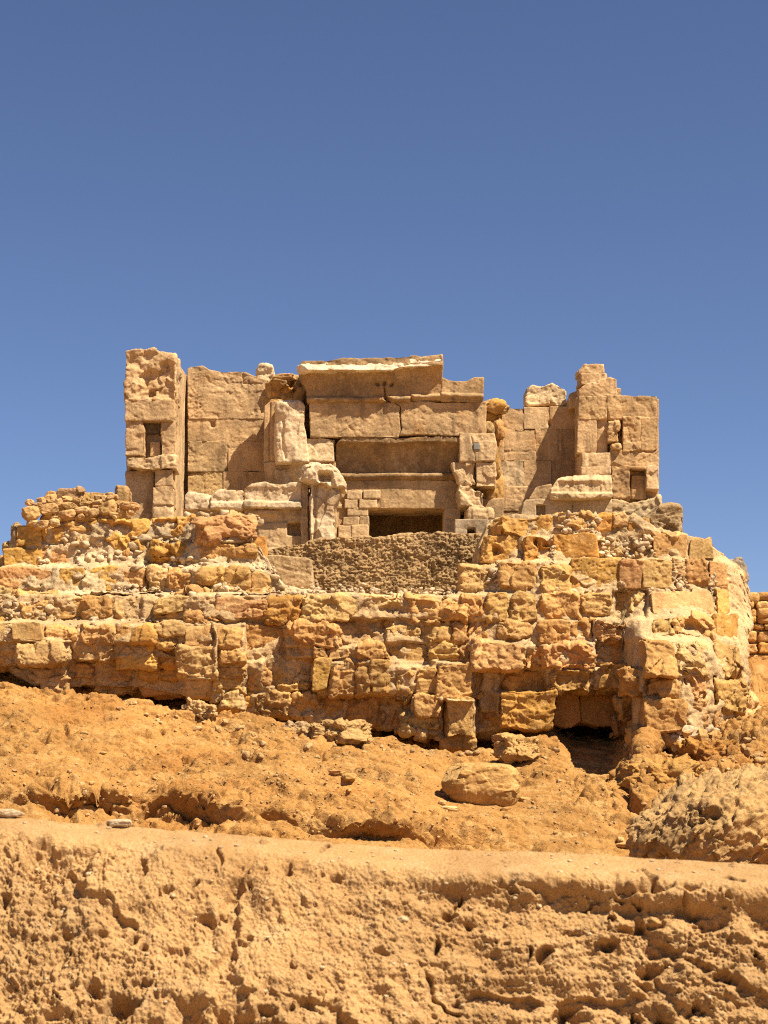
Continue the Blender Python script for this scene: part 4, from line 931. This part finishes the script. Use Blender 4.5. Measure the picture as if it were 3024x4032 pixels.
# ------------------------------------------------------------------ rubble: hundreds of little stones nobody could count
def scatter(name, label, zones, mat, color, seed):
    rs = np.random.default_rng(seed)
    protos = [rock_mesh(0, 0, 0, 1, 1, 1, 5000 + k, 5, 0.9, 16) for k in range(12)]
    VV, QQ, off = [], [], 0
    for (x0, y0, x1, y1, n, s0, s1, Yf) in zones:
        for _ in range(n if name == 'scree' else int(n * 0.6)):
            px, py = rs.uniform(x0, x1), rs.uniform(y0, y1)
            Y = Yf(px, py)
            X, Z = at(px, py, Y)
            s = s0 * (s1 / s0) ** (rs.random() ** 1.8)
            V, Q = protos[rs.integers(12)]
            sc = s * np.array([rs.uniform(.7, 1.4), rs.uniform(.7, 1.2), rs.uniform(.5, 1.0)])
            a = rs.uniform(0, 6.28); c, si = math.cos(a), math.sin(a)
            W = V @ np.array([[c, -si, 0], [si, c, 0], [0, 0, 1]]).T * sc
            b = rs.uniform(-.5, .5); c, si = math.cos(b), math.sin(b)
            W = W @ np.array([[c, 0, -si], [0, 1, 0], [si, 0, c]]).T + np.array([X, Y, Z])
            VV.append(W); QQ.append(Q + off); off += len(V)
    o = link(name, mesh_from(name, np.concatenate(VV), np.concatenate(QQ)), mat, None, color)
    return tag(o, label, kind='stuff')
face = lambda px, py: float(bd(px, py)) + 0.02
ground = lambda px, py: hill_at(px, py)
def z6(a, b, c, d): return (1800 + a * .7378, 2000 + b * .7378, 1800 + c * .7378, 2000 + d * .7378)
def z4(a, b, c, d): return (a * .663, 1850 + b * .663, c * .663, 1850 + d * .663)
scatter('rubble', 'crumbled mortar and small stones lodged in the masonry', [
    (*z6(738, 145, 1040, 275), 110, .035, .14, face), (*z6(540, 30, 760, 132), 60, .03, .10, face), (*z6(1145, 275, 1225, 430), 40, .03, .10, face), (*z6(1345, 280, 1380, 560), 40, .03, .08, face),
    (*z6(500, 140, 525, 300), 25, .03, .07, face), (*z6(930, 1170, 1620, 1290), 110, .04, .20, face), (*z6(560, 430, 1380, 450), 40, .03, .07, face), (*z6(700, 690, 780, 860), 25, .03, .09, face), (*z6(200, 270, 240, 440), 25, .03, .08, face),
    (*z4(440, 400, 870, 585), 110, .03, .13, face), (*z4(380, 310, 450, 440), 25, .03, .09, face), (*z4(0, 770, 300, 900), 70, .03, .12, face), (*z4(850, 410, 1250, 440), 40, .03, .10, face), (*z4(680, 690, 1640, 752), 130, .025, .10, face),
    (*z4(1480, 560, 1640, 640), 30, .03, .09, face), (*z4(300, 885, 1240, 925), 60, .025, .09, face), (*z4(980, 520, 1340, 580), 40, .03, .10, face), (*z4(230, 430, 280, 590), 20, .03, .07, face),
    (1150, 2318, 1960, 2345, 160, .02, .09, lambda x, y: 39.2 + random.Random(int(x * 7)).random() * 0.8), (1180, 2300, 1500, 2335, 30, .03, .12, lambda x, y: 40.0),
    (1000, 2330, 1950, 2352, 60, .02, .07, face), (880, 2240, 1040, 2345, 50, .03, .09, lambda x, y: 40.4), (700, 2020, 1040, 2060, 50, .03, .13, lambda x, y: 41.5), (1850, 2230, 2000, 2330, 40, .03, .09, face)],
    M_mortar, (0.54, 0.40, 0.24), 5)
scatter('scree', 'small stones and clods strewn over the slope', [
    (300, 2740, 700, 2830, 14, .02, .06, ground), (600, 2820, 1100, 2900, 18, .02, .09, ground), (900, 2900, 1800, 2990, 34, .02, .10, ground), (1800, 2940, 2200, 3000, 24, .02, .09, ground), (2550, 2900, 3024, 3060, 50, .03, .12, ground),
    (0, 2700, 1700, 3150, 600, .008, .03, ground), (1000, 2950, 2300, 3300, 500, .008, .03, ground), (0, 3000, 1300, 3250, 220, .01, .04, ground), (2100, 3000, 2600, 3340, 90, .012, .06, ground), (2700, 3050, 3024, 3120, 40, .04, .16, ground), (900, 2880, 1750, 2990, 26, .03, .13, ground), (0, 3080, 900, 3190, 12, .02, .07, ground), (1300, 3150, 2400, 3300, 30, .015, .05, ground)],
    M_slope, (0.54, 0.34, 0.15), 6)
# ------------------------------------------------------------------ grey outcrop at the right
oc = thing('rubble_outcrop', 'grey knobbly outcrop of cemented rubble at the right behind the earth bank', 'rock outcrop', 2800, 3360, 26.8)
def outcrop():
    Y = 27.2
    X, Z = at(2895, 3290, Y)
    sx, sz = 790 / FPX * Y / 2, 400 / FPX * Y / 2
    V, Q = rock_mesh(0, 0, 0, sx, 1.25, sz, 411, 120, 0.6, 2)
    c, si = math.cos(0.34), math.sin(0.34)
    V = np.stack([V[:, 0] * c - V[:, 2] * si, V[:, 1], V[:, 0] * si + V[:, 2] * c], 1)
    n = V / np.array([sx ** 2, 1.25 ** 2, sz ** 2]); n /= np.linalg.norm(n, axis=1, keepdims=True)
    S = V + 17.0
    mid = fbm(S * 2.2, 3)
    wv = np.stack([mid, mid * 0.5, mid], 1) * 0.35
    d = 0.10 * fbm(S * 1.1, 3)
    for sc, am, st in ((1.5, .20, .0), (3.6, .14, .15), (8.0, .07, .3)):
        f1, f2, rid, dl = cell(S * sc + wv)
        d += am * (((rid - .5) * dl).sum(1) * 1.1 + st * (rid[:, 0] - .5)) / sc * 1.8
    f1, f2, rid, dl = cell(S * 4.2 + wv + 9)
    d += 0.06 * sstep(.5, .2, f1) * (rid[:, 0] > .62)                    # cobbles set in the matrix
    d -= 0.05 * sstep(.66, 1.0, fbm(S * 1.7 + 4, 3, .5, True))
    d += 0.025 * fbm(S * 7, 3, .65) + 0.012 * fbm(S * 20, 3, .65)
    W = V + n * d[:, None] + np.array([float(X), Y, float(Z)])
    qx, qy = proj(W[:, 0], W[:, 1], W[:, 2])
    W += n * (-0.18 * np.exp(-(((qx - 2814) / 16) ** 2 + ((qy - 3212) / 12) ** 2)))[:, None]
    link('outcrop_body', mesh_from('outcrop_body', W, Q), M_rubble, oc, (0.44, 0.262, 0.10))
outcrop()
stone('outcrop_foot', oc, (2620, 3380, 3170, 3560), 27.6, 1.2, M_rubble, (0.40, 0.235, 0.09), r=0.1, rough=1.2, facet=0.2, chips=0, res=0.03, back=True)
# orange crags below the bastion's right end
for i, (x, y, w, h, Y, col, lab) in enumerate(((2630, 3095, 310, 210, 34.6, (0.50, 0.26, 0.07), 'big crumbling orange earth crag below the right end of the bastion'), (2760, 3010, 260, 190, 36.4, (0.50, 0.25, 0.06), 'second orange earth crag, right of the first and half behind the grey outcrop'),
                                             (2040, 2950, 170, 90, 36.6, (0.50, 0.29, 0.10), 'orange clod with a hole under the protruding orange block'), (1180, 2885, 120, 80, 37.4, (0.48, 0.32, 0.16), 'rounded tan boulder half buried at the foot of the long wall'),
                                             (1350, 2900, 240, 110, 37.2, (0.50, 0.31, 0.12), 'broad ochre rock slab half buried at the foot of the long wall'), (790, 2810, 170, 90, 37.6, (0.52, 0.33, 0.14), 'ochre clod below the round pale block at the foot of the long wall'))):
    rs = np.random.default_rng(70 + i)
    X, Z = at(x, y, Y); sx, sz = w / FPX * Y / 2, h / FPX * Y / 2
    V, Q = rock_mesh(0, 0, 0, sx, (sx + sz) / 2, sz, 300 + i, 60, 1.3, 6)
    S = V + rs.uniform(0, 40, 3)
    f1, f2, rid, dl = cell(S * 3.2); f = ((rid - .5) * dl).sum(1) * .35 / 3.2 * 2 + (rid[:, 0] - .5) * .05
    n = V / np.linalg.norm(V, axis=1, keepdims=True)
    V = V + n * (f + 0.08 * fbm(S * 1.8, 4) + 0.05 * fbm(S * 6, 3, .6) - 0.06 * sstep(.3, .9, fbm(S * 1.5 + 8, 3, .5, True)))[:, None]
    o = link('earth_crag' if i < 3 else 'half_buried_rock', mesh_from('crag', V, Q), M_slope, None, col)
    o.location = (float(X), Y, float(Z))
    tag(o, lab, 'earth crag' if i < 3 else 'rock')
# ------------------------------------------------------------------ wall far right
t = thing('dry_stone_wall', 'distant dry stone wall at the right edge behind the bastion', 'stone wall', 3000, 2610, 47)
rs = np.random.default_rng(12)
yy = 2335
while yy < 2600:
    hh = rs.uniform(26, 50); xx = 2880
    while xx < 3330:
        ww = rs.uniform(40, 110)
        stone('wall_stone', t, (xx, yy, xx + ww, yy + hh), 46.8 + rs.uniform(-.05, .08), 0.6, M_mason, pal(rs.choice(list('ttsyc')), rs), r=0.07, rough=0.9, facet=0.06, chips=4, res=0.04)
        xx += ww + 1
    yy += hh
stone('wall_core', t, (2870, 2345, 3340, 2640), 47.0, 0.8, M_mortar, (0.4, 0.27, 0.14), r=0.05, rough=0.8, res=0.06)

# ------------------------------------------------------------------ earth bank in the foreground
def bank():
    xs = np.concatenate([np.linspace(-5.5, -2.15, 360), np.linspace(-2.14, 2.14, 1150), np.linspace(2.15, 5.5, 360)])
    # profile: s along the section, from the rear foot over the crest to the front foot
    crest_px = [(-800, 3150), (0, 3212), (250, 3238), (700, 3268), (1100, 3305), (1500, 3335), (2000, 3352), (2500, 3375), (3024, 3405), (3800, 3440)]
    Yb, Yc = 9.6, 8.35
    ss = np.concatenate([np.linspace(-1.2, -0.25, 20), np.linspace(-0.24, 1.75, 540), np.linspace(1.77, 2.6, 14)])
    XX, SS = np.meshgrid(xs, ss, indexing='ij'); X, s = XX.ravel(), SS.ravel()
    px = CX + X * FPX / 8.5
    cz = at(px, np.interp(px, [a for a, b in crest_px], [b for a, b in crest_px]), 8.6)[1]
    k = sstep(900, 2000, px)                           # right half: flat top, then a steep undercut face
    topw = 0.20 + 0.08 * k
    tilt = 0.34
    slope = 0.60 + 0.35 * k                            # angle below horizontal of the face
    # section in (Y, Z): rear drop, flat top, curved shoulder, face
    sp = np.clip(s - topw, 0, None)
    ang = slope * (1 - np.exp(-sp / (0.10 - 0.05 * k))) + 0.30
    fy = np.cos(ang) * sp; fz = np.sin(ang) * sp
    Y = 8.62 - np.clip(s, 0, topw) * math.cos(tilt) - fy
    Z = cz - np.clip(s, 0, topw) * math.sin(tilt) - fz
    rear = np.clip(-s, 0, None)
    Y = Y + rear * 0.85; Z = Z - rear * 0.75
    W = np.stack([X, Y, Z], 1)
    na = np.where(s < 0, -0.7, np.where(s < topw, tilt, ang))
    n = np.stack([X * 0, -np.sin(na), np.cos(na)], 1)
    f = sstep(topw - 0.06, topw + 0.10, s)
    fr = 0.10 + 0.90 * f                                # face is rougher than the top
    lump = fbm(W * 2.2, 4); mid = fbm(W * 7 + 4, 4, 0.55)
    d = fr * (0.065 * lump + 0.030 * mid)
    # horizontal erosion shelves on the right part
    d += f * k * 0.035 * fbm(W * np.array([1.6, 5, 9.0]) + 20, 3)
    # undercut below the crest on the right
    d -= k * 0.06 * np.exp(-((s - topw - 0.13) / 0.07) ** 2) * (0.4 + 0.9 * sstep(-.3, .5, fbm(W * 3 + 70, 2)))
    patch = sstep(-0.2, 0.35, fbm(W * 1.9 + 50, 3))
    f1, f2, rid, dl = cell(W * 12 + 0.5 * np.stack([mid, lump, mid], 1)); g = rid - .5
    d += fr * 0.022 * ((g * dl).sum(1) + 0.5 * g[:, 0]) * patch
    f1, f2, rid, dl = cell(W * 9.0 + 33)                                    # embedded pebbles
    d += 0.020 * sstep(0.34, 0.12, f1) * (rid[:, 0] > 0.86)
    f1, f2, rid, dl = cell(W * np.array([6.5, 6.5, 8.0]) + 0.9 * np.stack([mid, mid, lump], 1) + 90)
    d -= fr * 0.06 * sstep(0.30, 0.10, f1) * (rid[:, 1] > 0.72) * (0.6 + k * 0.6)
    f1, f2, rid, dl = cell(W * 21 + 0.8 * np.stack([mid, mid, lump], 1) + 90)
    d -= fr * 0.034 * sstep(0.34, 0.12, f1) * (rid[:, 1] > 0.72) * (0.3 + 0.7 * patch)
    r1 = fbm(W * np.array([2.2, 2.2, 2.8]) + 14, 4, 0.5, True)
    d -= f * 0.05 * sstep(0.75, 1.05, r1)
    f1, f2, rid, dl = cell(W * 44 + 0.5 * np.stack([lump, mid, mid], 1)); g = rid - .5
    d += fr * 0.026 * ((g * dl).sum(1) + 0.4 * g[:, 0]) * (0.35 + 0.65 * patch)
    d += fr * (0.004 + 0.009 * patch) * fbm(W * 36, 3, 0.75) + fr * 0.005 * fbm(W * 95, 2, 0.6)
    # holes and crevices of this very wall
    qx, qy = proj(W[:, 0], np.maximum(W[:, 1], 3), W[:, 2])
    wx = fbm(W * 6 + 5, 3); wy = fbm(W * 6 + 25, 3)
    w2 = fbm(W * 17 + 15, 2)
    qx = qx + 34 * wx + 16 * w2; qy = qy + 34 * wy - 16 * w2
    for x, y, rx, ry, dep in ((146, 3300, 26, 10, .05), (328, 3424, 18, 18, .07), (396, 3428, 12, 12, .05), (565, 3446, 12, 9, .05), (265, 3655, 40, 28, .07), (216, 3550, 26, 30, .05), (520, 3665, 18, 12, .07), (585, 3688, 14, 20, .07),
                              (820, 3632, 46, 22, .07), (1120, 3434, 11, 20, .07), (364, 3880, 24, 30, .09), (470, 3935, 54, 26, .10), (750, 3975, 60, 46, .10), (1293, 3332, 16, 10, .04), (35, 3530, 14, 26, .06), (775, 3490, 12, 18, .05),
                              (2551, 3460, 24, 30, .10), (2880, 3472, 32, 12, .09), (2440, 3524, 15, 8, .06), (2150, 3778, 28, 20, .09), (2076, 3786, 12, 20, .07), (1754, 3604, 28, 18, .09), (1726, 3742, 12, 26, .08), (2386, 3733, 26, 18, .08),
                              (2515, 3652, 18, 26, .06), (2540, 3815, 52, 28, .09), (2632, 3800, 56, 30, .07), (2715, 3605, 60, 20, .07), (2798, 3660, 48, 18, .07), (2860, 3880, 56, 30, .09), (2260, 4015, 44, 36, .09), (1830, 3660, 30, 12, .05), (2990, 3700, 40, 60, .07), (2100, 3480, 60, 16, .04)):
        rag = 1 + 0.5 * mid
        d -= dep * np.exp(-(((qx - x) / rx) ** 2 + ((qy - y) / ry) ** 2) ** 1.5 * rag)
    for pts, wd, dep in (([(1125, 3742), (1148, 3780), (1176, 3825), (1222, 3876), (1310, 3905)], 9, .09), ([(1030, 3960), (1060, 4000)], 12, .07), ([(1150, 3960), (1230, 3925), (1330, 3930)], 7, .05), ([(1685, 3833), (1722, 3940), (1785, 4006)], 12, .08),
                         ([(1985, 3446), (2150, 3490), (2330, 3458), (2440, 3490), (2560, 3482), (2700, 3500), (2850, 3540)], 20, .06), ([(860, 3350), (905, 3450)], 9, .04), ([(1500, 3760), (1620, 3800), (1700, 3790)], 14, .05), ([(2560, 3640), (2700, 3640), (2830, 3590)], 14, .05),
                         ([(2240, 3686), (2340, 3694)], 8, .05), ([(2860, 3850), (2950, 3800), (3024, 3780)], 16, .05), ([(620, 3920), (900, 3960), (1080, 3990)], 16, .06)):
        d -= dep * gv(qx, qy, pts, wd) * sstep(-.35, .25, fbm(W * 8 + 44, 3))
    # straw and washed runnels: long shallow streaks down the face
    d += f * 0.006 * fbm(np.stack([W[:, 0] * 16 + W[:, 2] * 9, W[:, 1] * 2, W[:, 2] * 2.5], 1), 3)
    low = sstep(0.85, 1.3, s + 0.2 * lump)
    d -= low * 0.09 * sstep(-0.1, 0.5, fbm(W * 5 + 61, 3))
    f1, f2, rid, dl = cell(W * 8 + 0.7 * np.stack([mid, lump, mid], 1) + 7); g = rid - .5
    d += low * 0.06 * ((g * dl).sum(1) + 0.5 * g[:, 0])
    W = W + n * d[:, None]
    A, B = len(xs), len(ss)
    I = np.arange(A * B).reshape(A, B)
    Q = np.stack([I[:-1, :-1], I[:-1, 1:], I[1:, 1:], I[1:, :-1]], -1).reshape(-1, 4)
    o = link('mud_wall', mesh_from('mud_wall', W, Q), M_mud, None, (0.44, 0.255, 0.103))
    tag(o, 'pitted crumbling mud wall crossing the whole foreground', 'mud wall')
    return W, A, B
BW, BA, BB = bank()
for x, y, w_, h_, lab in ((38, 3204, 110, 36, 'pale lump of plaster on the crest of the mud wall at the left picture edge'), (470, 3240, 90, 26, 'low pale lump on the crest of the mud wall, right of the other pale lump')):
    o = rock('plaster_lump', x, y, w_, h_, 8.62, M_mud, (0.60, 0.44, 0.27), sub=24, dep=0.8)
    tag(o, lab, 'plaster lump')
def bank_bits():
    # bits of straw and grit pressed into the mud face
    rs = np.random.default_rng(3)
    G = BW.reshape(BA, BB, 3)
    VV, QQ, off = [], [], 0
    for k in range(420):
        i = rs.integers(330, BA - 330); j = rs.integers(60, BB - 90)
        p = G[i, j]; n = np.cross(G[i + 2, j] - G[i - 2, j], G[i, j + 2] - G[i, j - 2]); n /= np.linalg.norm(n) + 1e-9
        if n[1] > 0: n = -n
        if k < 110:                                     # straw: thin bent strip with thickness
            L = rs.uniform(.015, .055); a = rs.uniform(-1.3, 1.3) + math.pi / 2
            t = np.array([math.cos(a), rs.uniform(-.2, .2), math.sin(a)]); u = np.cross(t, n); u /= np.linalg.norm(u)
            ts_ = np.linspace(-1, 1, 5)
            ring = np.array([[1, 0], [0, 1], [-1, 0], [0, -1]]) * 0.0011
            V = np.concatenate([p + n * (.004 + .006 * (1 - q * q)) + t * L * q + np.outer(ring[:, 0], u) + np.outer(ring[:, 1], n) for q in ts_])
            Q = np.array([[r * 4 + c, r * 4 + (c + 1) % 4, (r + 1) * 4 + (c + 1) % 4, (r + 1) * 4 + c] for r in range(4) for c in range(4)])
        else:                                           # grit
            V, Q = rock_mesh(0, 0, 0, 1, 1, 1, 7000 + k % 9, 5, 0.8, 10)
            V = V * rs.uniform(.003, .010) * (2.2 if k > 405 else 1) * np.array([1.2, 1, .8]) + p + n * .002
        VV.append(V); QQ.append(Q + off); off += len(V)
    o = link('grit', mesh_from('grit', np.concatenate(VV), np.concatenate(QQ)), M_mud, None, (0.60, 0.44, 0.25))
    tag(o, 'bits of straw and pale grit caught in the mud wall', kind='stuff')
bank_bits()
# ------------------------------------------------------------------ light, sky, camera
S2 = Vector((0.44, -0.325, 0.837)).normalized()
sun = bpy.data.lights.new('sun', 'SUN'); sun.energy = 5.0; sun.angle = R(0.53); sun.color = (1.0, 0.90, 0.74)
so = bpy.data.objects.new('sun', sun); COL.objects.link(so)
so.rotation_euler = S2.to_track_quat('Z', 'Y').to_euler()
so.location = (20, -20, 40)
w = bpy.data.worlds.new('World'); scene.world = w; w.use_nodes = True
nt = w.node_tree; bg = nt.nodes['Background']
sky = nt.nodes.new('ShaderNodeTexSky'); sky.sky_type = 'NISHITA'; sky.sun_disc = False
sky.sun_elevation = math.asin(S2.z); sky.sun_rotation = math.atan2(S2.x, S2.y)
sky.altitude = 2500; sky.air_density = 1.0; sky.dust_density = 0.15; sky.ozone_density = 5.0
tint = nt.nodes.new('ShaderNodeMix'); tint.data_type = 'RGBA'; tint.blend_type = 'MULTIPLY'; tint.inputs[0].default_value = 1.0
tint.inputs[7].default_value = (1.07, 0.965, 1.0, 1)
nt.links.new(sky.outputs[0], tint.inputs[6]); nt.links.new(tint.outputs[2], bg.inputs[0]); bg.inputs[1].default_value = 0.05
cam = bpy.data.cameras.new('camera'); co = bpy.data.objects.new('camera', cam); COL.objects.link(co)
cam.sensor_fit = 'VERTICAL'; cam.sensor_height = 36.0; cam.sensor_width = 27.0
cam.lens = FPX / 4032 * 36.0
cam.clip_start = 0.1; cam.clip_end = 8000
co.location = (0, 0, 0); co.rotation_euler = (R(90) + PITCH, 0, 0)
cam.dof.use_dof = True; cam.dof.focus_distance = 42.0; cam.dof.aperture_fstop = 8.0
scene.camera = co
vs = scene.view_settings; vs.view_transform = 'Standard'; vs.look = 'None'; vs.exposure = 1.15; vs.gamma = 1.0; vs.use_curve_mapping = False
scene.cycles.use_denoising = False
scene.cycles.filter_width = 1.15
scene.cycles.max_bounces = 6; scene.cycles.diffuse_bounces = 4
